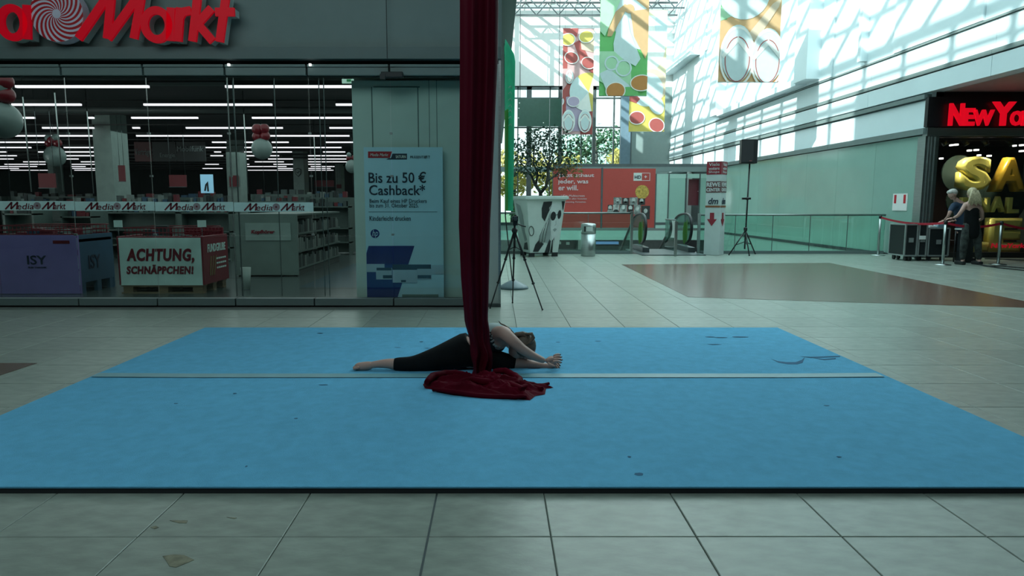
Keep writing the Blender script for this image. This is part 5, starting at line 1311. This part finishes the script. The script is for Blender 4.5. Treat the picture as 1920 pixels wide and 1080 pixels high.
# ---- barrier posts with red tape
def post(u, v, label, Y, vt):
    p = at(u, v, Y); t = thing('barrier_post', (p.x, Y, 0), label, 'post', 'barrier posts')
    part('base_plate', M().lathe((p.x, Y, 0), [(.16, 0), (.16, .012), (.03, .03)], 24), m_steel, t)
    zt__ = at(u, vt, Y).z; part('tube', M().tube([(p.x, Y, .02), (p.x, Y, zt__)], .028, 12), m_steel, t)
    part('head', M().lathe((p.x, Y, zt__ - .06), [(.034, 0), (.036, .06), (.02, .075)], 14), m_blackp, t); return Vector((p.x, Y, zt__ - .03))
a = post(1646, 478, 'steel barrier post with red tape at the end of the glass balustrade', 16.9, 405)
b = post(1767, 497, 'steel barrier post with red tape in front of the flight cases', 14.3, 415)
c2 = post(1871, 496, 'steel barrier post with red tape in front of the golden letters', 14.4, 416)
m_tape = mat('red_tape', (.42, .01, .03), .5)
def tape(p, q, lab, sag=.08):
    m = M(); vs = []
    for i in range(17):
        f_ = i / 16; r_ = p.lerp(q, f_); z = r_.z - sag * 4 * f_ * (1 - f_); vs += [(r_.x, r_.y, z + .024), (r_.x, r_.y, z - .024), (r_.x, r_.y + .003, z - .024), (r_.x, r_.y + .003, z + .024)]
    m.add(vs, [(4 * i + k, 4 * i + (k + 1) % 4, 4 * i + 4 + (k + 1) % 4, 4 * i + 4 + k) for i in range(16) for k in range(4)]); single('barrier_tape', m, m_tape, lab, 'tape')
tape(a, b, 'red barrier tape from the balustrade end to the flight cases'); tape(b, c2, 'dark red barrier tape passing behind the standing people')
tape(c2, Vector((13.4, 15.2, .95)), 'red barrier tape leading away from the golden letters', .2)

# ---- flight cases, table, papers
m_case = mat('flight_case_black', (.012, .016, .018), .45); m_alu = mat('case_aluminium', (.50, .54, .54), .35, .7)
def case(u0, u1, Y, v0, v1, d, lab, zb=.12):
    a, b = at(u0, 450, Y).x, at(u1, 450, Y).x; z1 = at(u0, v0, Y).z
    t = thing('flight_case', ((a + b) / 2, Y + d / 2, 0), lab, 'flight case')
    part('case_body', M().box(a, b, Y, Y + d, zb, z1), m_case, t)
    for x in (a, b):
        for y in (Y, Y + d): part('corner_edge', M().box(x - .015, x + .015, y - .015, y + .015, zb, z1), m_alu, t)
    for z in (zb, z1): part('frame_edge', M().box(a, b, Y - .015, Y + .015, z - .015, z + .015), m_alu, t)
    for z in (zb, z1): part('frame_edge', M().box(a - .015, a + .015, Y, Y + d, z - .015, z + .015), m_alu, t)
    for x in (a + .08, b - .08):
        for y in (Y + .08, Y + d - .08): m = M(); m.tube([(x - .02, y, .05), (x + .02, y, .05)], .05, 12); m.box(x - .03, x + .03, y - .03, y + .03, .08, zb); part('castor', m, m_blackp, t)
    m = M(); m.box((a + b) / 2 - .05, (a + b) / 2 + .05, Y - .02, Y, (zb + z1) / 2 - .05, (zb + z1) / 2 + .05); part('latch', m, m_alu, t)
    return a, b, z1
case(1697, 1719, 15.3, 421, 478, .6, 'black flight case on castors by the green wall, without a front frame')
case(1722.5, 1737, 15.3, 420, 480, .6, 'narrow black flight case with a pale label between the two others')
a, b, z1 = case(1741, 1779, 15.3, 428, 481, .6, 'black flight case with a bright aluminium front frame beside the person in blue')
m = M(); pxbox(m, 1724, 442, 1736, 449, 15.26, .01); single('case_label', m, m_white, 'small pale label on the narrow flight case', 'label')
single('paper_stack', M().box(a + .02, a + .30, 15.4, 15.75, z1 + .016, z1 + .05, .2), m_white, 'white papers lying on the framed flight case', 'paper')
single('folded_bag', M().box(a + .26, b - .02, 15.35, 15.6, z1 + .016, z1 + .11, -.2), mat('blue_white_bag', (.25, .42, .52), .6, noise=.5, scale=6), 'pale blue bag lying on the framed flight case', 'bag')
p0_ = at(1790, 428, 15.0)
t = thing('side_table', (p0_.x, 14.9, 0), 'small table with a pale top between flight case and blond person', 'table')
part('table_top', M().box(p0_.x + .02, p0_.x + .36, 14.74, 15.03, p0_.z - .03, p0_.z), m_whitel, t)
for dx, dy in ((.04, 14.76), (.34, 14.76), (.04, 15.01), (.34, 15.01)): part('leg', M().tube([(p0_.x + dx, dy, 0), (p0_.x + dx, dy, p0_.z - .03)], .015, 8), m_blackp, t)
single('storage_box', M().box(p0_.x + .07, p0_.x + .31, 14.80, 14.98, 0, p0_.z - .04), m_case, 'black box stored under the small pale-topped table', 'box')
for q, P in enumerate(([(1835, 497), (1850, 500), (1880, 500), (1920, 504), (1960, 505)], [(1810, 490), (1840, 498), (1870, 503), (1920, 508), (1960, 512)], [(1846, 486), (1880, 487), (1920, 489), (1960, 489)])):
    G_ = [fl(u, v) for u, v in P]; single('cable', M().tube([(g_.x, g_.y, .014) for g_ in G_], .012, 8), m_blackp, ('black cable on the floor running past the shoes', 'black cable on the floor, the one closest to the brown inlay', 'black cable on the floor along the corner shop window')[q], 'cable')
m = M(); p = at(1676, 390, YC - 1.0)
m = M(); y0, y1 = onx(1673, 390, XR - .01).y, onx(1700, 390, XR - .01).y; z0, z1 = onx(1686, 395, XR - .01).z, onx(1686, 363, XR - .01).z
t = thing('wall_notice', (XR - .01, (y0 + y1) / 2, z0), 'white notice with red corners on the green glass wall', 'notice'); part('sheet', M().box(XR - .012, XR - .002, y0, y1, z0, z1), m_white, t)
for f_ in (.1, .75): part('red_print', M().box(XR - .016, XR - .012, y0 + (y1 - y0) * f_, y0 + (y1 - y0) * (f_ + .15), z0 + .18 * 1, z1 - .03), m_red, t)

# ---- corner shop: sign, golden letters, spotlights
sg = thing('neon_sign', (at(1850, 238, YC).x, YC - .12, at(1800, 238, YC).z), 'bright red lettering on the black fascia of the corner shop', 'sign')
m_neon = mat('red_neon', (.5, .0, .01), .4, emit=(.62, .002, .012), es=1.0)
def neon(s, u0, v0, u1, v1): textpx(s, 'letter', u0, v0, u1, v1, YC - .18, m_neon, sg, .05, bold=.045)
neon('N', 1778, 194, 1806, 236); neon('E', 1805, 203, 1826, 236); neon('W', 1822, 206, 1862, 236); neon('Y', 1858, 191, 1902, 236); neon('O', 1893, 208, 1916, 236); neon('R', 1914, 208, 1936, 236); neon('K', 1934, 208, 1958, 236)
m_gold = mat('golden_foil', (.80, .66, .20), .3, .35, noise=.15, scale=2); m_goldd = mat('golden_dark', (.45, .26, .03), .3, .5, noise=.3, scale=2)
YG = YC + .55
gs = thing('sale_letters', (at(1860, 470, YG).x, YG, .12), 'big inflated golden letters reading FINAL SALE in the corner shop window', 'window display')
def gold(s, u0, v0, u1, v1, mt=m_gold, d=.3, b=.07): textpx(s, 'letter', u0, v0, u1, v1, YG, mt, gs, d, bevel=b, bold=.015, extr=.03)
gold('S', 1786, 294, 1847, 358); gold('A', 1848, 296, 1912, 360, m_goldd); gold('L', 1800, 408, 1842, 472); gold('E', 1840, 408, 1902, 472)
gold('N', 1828, 370, 1850, 398, d=.14, b=.05); gold('A', 1852, 368, 1879, 398, d=.14, b=.05); gold('L', 1882, 370, 1905, 400, d=.14, b=.05); gold('I', 1818, 370, 1826, 398, d=.14, b=.05); gold('F', 1796, 370, 1815, 398, d=.14, b=.05)
m = M(); pts = []
for q, xx in enumerate((10.9, 12.0)): lamp('window_display_lamp', 'SPOT', (xx, YC + .2, 2.75), 120, (1, .9, .6), spot_size=radians(120), spot_blend=.6, shadow_soft_size=.06, dirv=(.15, .42, -.9))
c = at(1850, 385, YG + .32); part('dark_backing', M().poly([(c.x + 1.0 * cos(2 * pi * k / 30), YG + .34, c.z + .62 * sin(2 * pi * k / 30) + .12 * cos(4 * pi * k / 30)) for k in range(30)], (0, .04, 0)), mat('backing_green_black', (.02, .035, .035), .5), gs)
c = at(1800, 325, YG + .32); part('dark_backing', M().poly([(c.x + .42 * cos(2 * pi * k / 24), YG + .36, c.z + .45 * sin(2 * pi * k / 24)) for k in range(24)], (0, .04, 0)), mat('backing_green_black', (.02, .035, .035), .5), gs)
wl_ = thing('window_lettering', (at(1890, 462, YC + .09).x, YC + .09, at(1890, 466, YC).z), 'small red lettering stuck low on the corner shop glass', 'lettering')
textpx('NewYorker', 'lettering', 1858, 456, 1935, 465, YC + .085, mat('red_vinyl', (.5, .01, .03), .4, emit=(.5, .005, .02), es=.4), wl_, .004, shear=.1, bold=.03)
for q, u in enumerate((1771, 1811, 1848, 1895)):
    p = at(u, 268, YC + 1.0); t = thing('spotlight', tuple(p), ('ceiling spotlight in the corner shop, the one by the metal column', 'ceiling spotlight in the corner shop above the golden S, left side', 'ceiling spotlight in the corner shop above the gap of S and A', 'ceiling spotlight in the corner shop above the golden A')[q], 'spotlight')
    d_ = Vector((.3, -.2, -.6)).normalized(); part('lamp_body', M().tube([p - d_ * .12, p + d_ * .05], .065, 14), m_blackp, t); part('lamp_ring', M().tube([p + d_ * .05, p + d_ * .065], [.07, .05], 14), m_steel, t)
    part('arm', M().tube([p - d_ * .06, (p.x, p.y, 3.0)], .012, 6), m_blackp, t)
m_sl = mat('shop_small_lamp', (.9, .8, .8), .5, emit=(1, .88, .86), es=3)
for (u, v, w_, Yd) in ((1795, 271, 5, 1.6), (1786, 272, 3, 1.8), (1820, 282, 5, 2.2), (1833, 281, 6, 2.2), (1752, 289, 9, 1.2), (1767, 297, 4, 2.4), (1838, 291, 4, 2.6), (1857, 292, 5, 2.6), (1918, 283, 5, 2.0), (1918, 272, 4, 1.6), (1905, 273, 3, 1.8)):
    m = M(); pxbox(m, u - w_ / 2, v - 1.5, u + w_ / 2, v + 1.5, YC + Yd, .1); single('small_ceiling_lamp', m, m_sl, 'tiny bright lamp in the dark ceiling of the corner shop', 'lamp', 'tiny lamps of the corner shop')

# ---- far partition: red advertisement
YA = YP - .06
m_adr = mat('advert_red', (.36, .045, .035), .45, noise=.03); m_adt = mat('advert_text', (.55, .45, .46), .5)
ad = thing('wall_advert', (at(1132, 427, YA).x, YA, at(1132, 427, YA).z), 'wide red wall advertisement across the escalator opening, in two panels', 'advertisement')
for (u0, u1) in ((1037, 1126.5), (1130, 1228)):
    m = M(); pxbox(m, u0, 316, u1, 427, YA, .05); part('advert_panel', m, m_adr, ad)
m = M(); pxbox(m, 1126.7, 314, 1129.8, 428, YA - .02, .08); part('frame_strip', m, m_darksteel, ad)
m = M(); pxbox(m, 1035.5, 314, 1037, 428, YA - .02, .08); part('frame_strip', m, m_darksteel, ad)
def AT(s, *b, mt=m_adt, **k): textpx(s, 'lettering', *b, YA - .012, mt, ad, .01, **k)
AT('Jetzt schaut', 1047, 325, 1114, 334, bold=.02); AT('jeder, was', 1046, 336, 1103, 346.5, bold=.02); AT('er will.', 1047, 347, 1084, 357, bold=.02)
AT('HD+ Multiscreen', 1052, 365, 1096, 369); AT('Jetzt mit allen Vorteilen', 1054, 371, 1100, 375); AT('Streaming, Fernsehen.', 1058, 377, 1099, 381)
m = M(); pxbox(m, 1188, 324, 1203.5, 339, YA - .01, .01); part('white_label', m, m_whitel, ad)
for (u0, v0, u1, v1) in ((1203.5, 324, 1219, 325), (1203.5, 338, 1219, 339), (1218, 324, 1219, 339)): m = M(); pxbox(m, u0, v0, u1, v1, YA - .01, .01); part('label_outline', m, m_adt, ad)
textpx('HD', 'lettering', 1190, 329, 1202, 335, YA - .02, m_ink, ad, .01, bold=.02); textpx('+', 'lettering', 1208, 329, 1213, 334, YA - .012, m_adt, ad, .01, bold=.03)
m = M(); c = at(1204, 360, YA); m.poly([(c.x + .32 * cos(2 * pi * k / 24), YA - .012, c.z + .32 * sin(2 * pi * k / 24)) for k in range(24)], (0, .01, 0)); part('yellow_disc', m, mat('advert_yellow', (.42, .28, .05), .5, noise=.5, scale=12), ad)
m_bw = [mat('photo_grey', (.16, .19, .18), .5, noise=.7, scale=7), mat('photo_pale', (.34, .38, .36), .5, noise=.5, scale=6), mat('photo_dark', (.02, .022, .022), .5, noise=.5, scale=6)]
for q, (u0, v0, u1, v1) in enumerate(((1150, 370, 1166, 384), (1166, 371, 1180, 384), (1180, 370, 1196, 384), (1196, 372, 1210, 384), (1139, 384, 1149, 398), (1149, 384, 1161, 399), (1161, 382, 1176, 399), (1176, 384, 1188, 399), (1188, 384, 1202, 402), (1202, 386, 1219, 411))):
    m = M(); pxbox(m, u0 + .5, v0, u1 - .5, v1, YA - .014, .012); fr_ = part('photo_panel', m, m_bw[(0, 2, 0, 2, 2, 1, 0, 2, 0, 2)[q]], ad)
    m = M(); c = at((u0 + u1) / 2, v0 + (v1 - v0) * .38, YA - .016); m.poly([(c.x + .09 * cos(2 * pi * k / 12), YA - .018, c.z + .11 * sin(2 * pi * k / 12)) for k in range(12)], (0, .004, 0)); part('printed_head', m, m_bw[1], fr_)
    m = M(); c = at((u0 + u1) / 2, v1, YA - .016); m.poly([(c.x + .14 * cos(pi * k / 10), YA - .018, c.z + .02 + .14 * sin(pi * k / 10)) for k in range(11)], (0, .004, 0)); part('printed_shoulders', m, m_bw[q % 2 * 2], fr_)
# poster seen through the door opening, round table-top shape
m = M(); pxbox(m, 1291, 336, 1317, 385, YP + .35, .05); t = thing('red_poster', (at(1304, 385, YP + .35).x, YP + .35, at(1304, 385, YP + .35).z), 'dark red poster inside the doorway at the far green wall', 'poster'); part('sheet', m, mat('dark_red_poster', (.13, .025, .035), .5), t)
m = M(); pxbox(m, 1308, 358, 1314, 359.5, YP + .33, .01); part('text_line', m, m_adt, t)
# lower level shop windows
m_lb = mat('lit_blue', (.2, .35, .6), .4, emit=(.15, .3, .6), es=.5)
for q, (u0, v0, u1, v1, mt, nm, lab, cat) in enumerate(((1040, 449, 1080, 467, m_blackp, 'shop_window', 'dark shop window one floor down, behind the planter', 'window'), (1084, 450, 1090, 468, m_whitel, 'lower_post', 'pale post one floor down behind the litter bin', 'post'), (1118, 453, 1160, 458, m_lb, 'light_panel', 'blue and white lit panel one floor down past the litter bin', 'light'), (1118, 460, 1160, 468, m_gd[1], 'lower_counter', 'grey counter one floor down below the lit panel', 'counter'), (1046, 453, 1052, 458, m_whitel, 'lower_sign', 'small pale sign one floor down in the dark window', 'sign'), (1062, 454, 1068, 459, m_whitel, 'lower_sign', 'second small pale sign one floor down in the dark window', 'sign'))):
    m = M(); pxbox(m, u0, v0, u1, v1, 35.6 - .05 * q, .15); single(nm, m, mt, lab, cat)

# ---- dark panel hanging before the far window
Yd = 38.5
t = thing('dark_panel', (at(1010, 237, Yd).x, Yd, at(1010, 237, Yd).z), 'dark green panel hanging in front of the far window wall', 'panel')
for u in (975, 1048): p = at(u, 186, Yd); part('hanger', M().tube([(p.x, Yd + .04, p.z), (p.x, Yd + .04, 12.2)], .02, 6), m_darksteel, t)
for (u0, u1) in ((971, 1030), (1031, 1052)): m = M(); pxbox(m, u0, 185, u1, 237, Yd, .08); part('sheet', m, mat('dark_green_panel', (.035, .10, .075), .3), t)
for (u, v) in ((974, 193), (973, 203), (972, 221), (1019, 230)): m = M(); pxbox(m, u - 1, v - 1, u + 1, v + 1, Yd - .03, .03); part('fixing', m, m_white, t)

# ================================================================ SUMMER BANNERS
PAL = dict(red=(.42, .10, .09), rose=(.62, .42, .42), lilac=(.50, .42, .55), yellow=(.66, .56, .14), cream=(.78, .72, .50), pale=(.62, .74, .74), white=(.82, .84, .80), tan=(.62, .42, .22), orange=(.58, .27, .08), green=(.18, .52, .18), mint=(.45, .72, .48), tan2=(.66, .56, .42))
def banner(u0, v0, u1, v1, Y, basec, label, shapes):
    l, r = at(u0, max(v0, 5), Y).x, at(u1, max(v0, 5), Y).x; z1, z0 = at((u0 + u1) / 2, v0, Y).z, at((u0 + u1) / 2, v1, Y).z
    t = thing('hanging_banner', ((l + r) / 2, Y, z0), label, 'banner', 'summer banners hanging in the atrium')
    bm = lambda c: mat('banner_' + c, PAL[c], .7, noise=.03, trans=.35)
    sh = part('cloth', M().box(l, r, Y, Y + .012, z0, z1), bm(basec), t)
    part('top_bar', M().tube([(l - .03, Y + .006, z1), (r + .03, Y + .006, z1)], .02, 8), m_steel, t)
    part('bottom_bar', M().tube([(l, Y + .006, z0), (r, Y + .006, z0)], .012, 8), m_steel, t)
    for x in (l + .1, r - .1): part('wire', M().tube([(x, Y + .006, z1), (x, Y + .006, 12.2)], .006, 5), m_darksteel, t)
    W_, Hh = r - l, z1 - z0; k = 0
    for s in shapes:
        kind, c = s[0], s[1]
        if kind == 'e': P = ell((s[2] * W_, s[3] * W_), s[4] * W_, s[5] * W_, 26, s[6] if len(s) > 6 else 0); Ps = [P]
        elif kind == 'p': Ps = [[(a_ * W_, b_ * W_) for a_, b_ in s[2]]]
        elif kind == 'r':   # ring
            P = ell((s[2] * W_, s[3] * W_), s[4] * W_, s[5] * W_, 26, s[7] if len(s) > 7 else 0); wv_ = s[6]; I = ell((s[2] * W_, s[3] * W_), s[4] * W_ * (1 - wv_ / s[4]), s[5] * W_ * (1 - wv_ / s[5]), 26, s[7] if len(s) > 7 else 0)
            Ps = [[P[i], P[(i + 1) % 26], I[(i + 1) % 26], I[i]] for i in range(26)]
        m = M(); y = Y - .003 - .0035 * k
        for P in Ps:
            P = clip(P, 0, W_, 0, Hh)
            if len(P) >= 3: m.poly([(l + a_, y, z0 + b_) for a_, b_ in P], (0, .0025, 0))
        if m.v: part('printed_shape', m, bm(c), t)
        k += 1
    return t
def flip(x, y, s, sole='pale', strap='white', rot=0, inner='red'):
    o = [('e', sole, x, y, .20 * s, .34 * s, rot), ('r', strap, x, y - .04 * s, .22 * s, .36 * s, .035, rot)]
    o += [('r', inner, x, y - .07 * s, .155 * s, .27 * s, .014, rot)]
    o += [('p', strap, [(x, y + .20 * s), (x - .20 * s, y - .02 * s), (x - .17 * s, y - .06 * s), (x, y + .13 * s), (x + .17 * s, y - .06 * s), (x + .20 * s, y - .02 * s)])]
    return o
def shades(x, y, s, lens, rim='white', rot=0.0):
    dx, dy = .26 * s * cos(rot), .26 * s * sin(rot); o = []
    for q in (-1, 1): o += [('e', lens, x + q * dx, y + q * dy, .20 * s, .16 * s, rot), ('r', rim, x + q * dx, y + q * dy, .215 * s, .175 * s, .025, rot)]
    return o
def ball_(x, y, r, cs):
    o = []
    for k, c in enumerate(cs):
        a0 = 2 * pi * k / len(cs) + .4; a1 = a0 + 2 * pi / len(cs); o.append(('p', c, [(x, y)] + [(x + r * cos(a0 + (a1 - a0) * i / 8), y + r * sin(a0 + (a1 - a0) * i / 8)) for i in range(9)]))
    return o
# far, beside the white wall (coordinates in banner widths from its lower left corner)
banner(1056, 53, 1114, 252, 35.4, 'rose', 'narrow pink and yellow banner with sunglasses and flip-flops, by the white end wall',
       [('p', 'red', [(0, 2.9), (.15, 2.9), (.15, 2.1), (0, 2.1)]), ('p', 'red', [(0, .3), (.3, .3), (.35, 1.9), (0, 1.4)]), ('p', 'red', [(.6, 0), (1, 0), (1, 1.2), (.6, .9)]), ('p', 'lilac', [(.12, .1), (.9, .1), (.9, .9), (.5, 1.25), (.12, 1.2)]),
        ('p', 'red', [(.35, 2.9), (.55, 3.0), (1, 2.1), (1, 1.9), (.6, 2.3)]), ('p', 'tan2', [(.55, 3.1), (1, 3.3), (1, 2.6), (.6, 2.7)]), ('p', 'red', [(0, 3.5), (.5, 3.5), (.45, 3.1), (0, 3.2)])]
       + ball_(.85, 1.35, .62, ['cream', 'yellow', 'pale', 'pale', 'white', 'yellow', 'cream']) + shades(.45, 3.05, 1.15, 'yellow', rot=.15) + shades(.55, 2.35, 1.1, 'red', rot=-.3) + shades(.1, 1.05, 1.0, 'lilac') + flip(.22, 1.85, .6, 'white', 'pale') + flip(.2, .45, 1.0, 'pale') + flip(.74, .45, 1.0, 'pale'))
banner(1126, -35, 1217, 180, 24.8, 'green', 'wide green banner with a striped beach ball, hanging in the middle of the atrium',
       ball_(1.0, 1.72, .80, ['pale', 'tan', 'pale', 'pale', 'tan', 'pale']) + [('e', 'tan', .60, 1.75, .10, .09), ('p', 'tan', [(.15, 1.2), (.24, 1.2), (.5, 1.68), (.6, 1.8), (.5, 1.84), (.2, 1.6)]), ('p', 'tan', [(.62, 1.7), (.70, 1.2), (.95, .75), (1, .9), (1, 1.75)]), ('p', 'pale', [(.28, 1.05), (.35, 1.4), (.55, 1.66), (.62, 1.3), (.85, .75), (.75, .6), (.3, .85)]),
        ('p', 'mint', [(0, .9), (.3, .9), (.65, .6), (.68, .15), (.4, .1), (0, .3)]), ('p', 'pale', [(.0, .45), (.2, .55), (.65, .2), (.6, .0), (.2, .0)]), ('p', 'mint', [(0, 2.3), (.3, 2.3), (.4, 1.9), (.1, 1.2), (0, 1.3)])]
       + [('r', 'pale', .25, .66, .15, .15, .03), ('r', 'pale', .50, .56, .17, .17, .03)] + [('e', 'green', .60, .04, .22, .14), ('e', 'orange', .34, .10, .20, .17, .1), ('r', 'white', .34, .10, .21, .18, .02, .1), ('e', 'orange', .88, .26, .23, .16, .05), ('r', 'white', .88, .26, .24, .17, .02, .05)])
banner(1184, 18, 1252, 247, 33.9, 'yellow', 'tall yellow banner with red sunglasses, partly behind the green one',
       [('p', 'cream', [(.3, 3.5), (1, 3.5), (1, 1.0), (.75, 1.2)]), ('e', 'white', .55, 2.4, .42, .75), ('e', 'pale', .85, 2.9, .2, .35), ('e', 'tan2', .62, 1.25, .42, .46), ('e', 'pale', .48, 1.15, .46, .46), ('p', 'red', [(0, .98), (.2, 1.0), (.3, .9), (.2, .78), (0, .85)]), ('e', 'pale', .75, .75, .2, .3, .5), ('r', 'white', .75, .75, .14, .22, .03, .5)] + [('e', 'red', .22, .38, .22, .18, 0), ('r', 'white', .22, .38, .23, .19, .025), ('e', 'red', .78, .18, .22, .19, -.4), ('r', 'white', .78, .18, .23, .2, .025, -.4)])
banner(1352, -70, 1466, 154, 20.0, 'tan', 'orange and green banner with a pair of pale flip-flops before the sunlit wall',
       [('p', 'green', [(0, 2), (.2, 2), (.25, 1.2), (.1, 1.0), (0, 1.0)]), ('p', 'mint', [(.12, 2), (.4, 2), (.3, 1.1), (.0, .98), (0, 1.2), (.2, 1.3)]), ('p', 'green', [(.7, 2), (1, 2), (1, 1.36), (.75, 1.3)]), ('e', 'pale', .38, 1.42, .42, .42), ('p', 'tan2', [(.45, .75), (.6, .65), (.95, 1.2), (1, 1.35), (.85, 1.25)]), ('p', 'orange', [(.75, 0), (1, 0), (1, .2), (.85, .12)])] + flip(.30, .46, 1.35, 'pale', 'white') + flip(.80, .42, 1.30, 'pale', 'white'))

# ================================================================ OUTSIDE
struct('ground_outside', M().box(-40, 60, 41.5, 120, -.6, -.5), mat('outside_ground', (.16, .19, .12), .9, noise=.3))
m_lf = [mat('tree_leaf_green', (.07, .20, .06), .7, noise=.5, scale=.8, trans=.4), mat('tree_leaf_yellow', (.42, .38, .10), .7, noise=.4, scale=.8, trans=.4), mat('tree_leaf_dark', (.03, .10, .05), .7, noise=.4, scale=.8, trans=.3)]
for q, (x, y, z, R, c, lab) in enumerate(((1.2, 49, 3.2, 2.0, 1, 'yellow-green tree outside the far window, beside the flag'), (4.6, 50, 3.0, 2.1, 1, 'yellowing tree outside the far window, behind the potted tree'), (8.0, 56, 5.2, 2.6, 2, 'dark green tree outside, right of the potted tree crown'), (9.8, 51, 3.6, 2.0, 1, 'yellow-green tree outside by the blue-grey column'), (6.4, 64, 3.0, 3.0, 0, 'pale green tree outside in the middle, farther off'), (-2.5, 56, 3.6, 3.0, 0, 'green tree outside, mostly hidden by the shop'))):
    t = thing('outdoor_tree', (x, y, -.5), lab, 'tree'); part('trunk', M().tube([(x, y, -.5), (x + .1, y, z - .4), (x, y, z + R * .5)], [.2, .14, .05], 8), m_bark, t)
    m = M()
    for _ in range(16):
        d = Vector((random.gauss(0, 1), random.gauss(0, 1), random.gauss(0, .9))).normalized() * R * random.uniform(.3, .95); leaves(m, Vector((x, y, z)) + d, R * .42, 75, .34)
    part('leaves', m, m_lf[c], t, kind='stuff')
t = thing('hedge', (6, 46.8, -.5), 'clipped green hedge outside along the far window', 'hedge'); m = M()
for k in range(30): leaves(m, Vector((1.6 + k * .33, 46.8, .2 + .5 * random.random())), .9, 60, .22)
part('leaves', m, m_lf[0], t, kind='stuff')
# glazed building across the street, leaning pale frame
t = thing('outside_building', (8.6, 70, -.5), 'pale glazed building across the street beyond the far window', 'building')
part('facade', M().box(6.0, 13, 70, 74, -.5, 8), mat('outside_green_glass', (.30, .50, .45), .2), t)
for k in range(8): part('mullion', M().box(6.0 + k, 6.12 + k, 69.9, 70, -.5, 8), m_whitel, t)
for k in range(6): part('floor_band', M().box(6.0, 13, 69.88, 69.98, 1 + 1.3 * k, 1.12 + 1.3 * k), m_whitel, t)
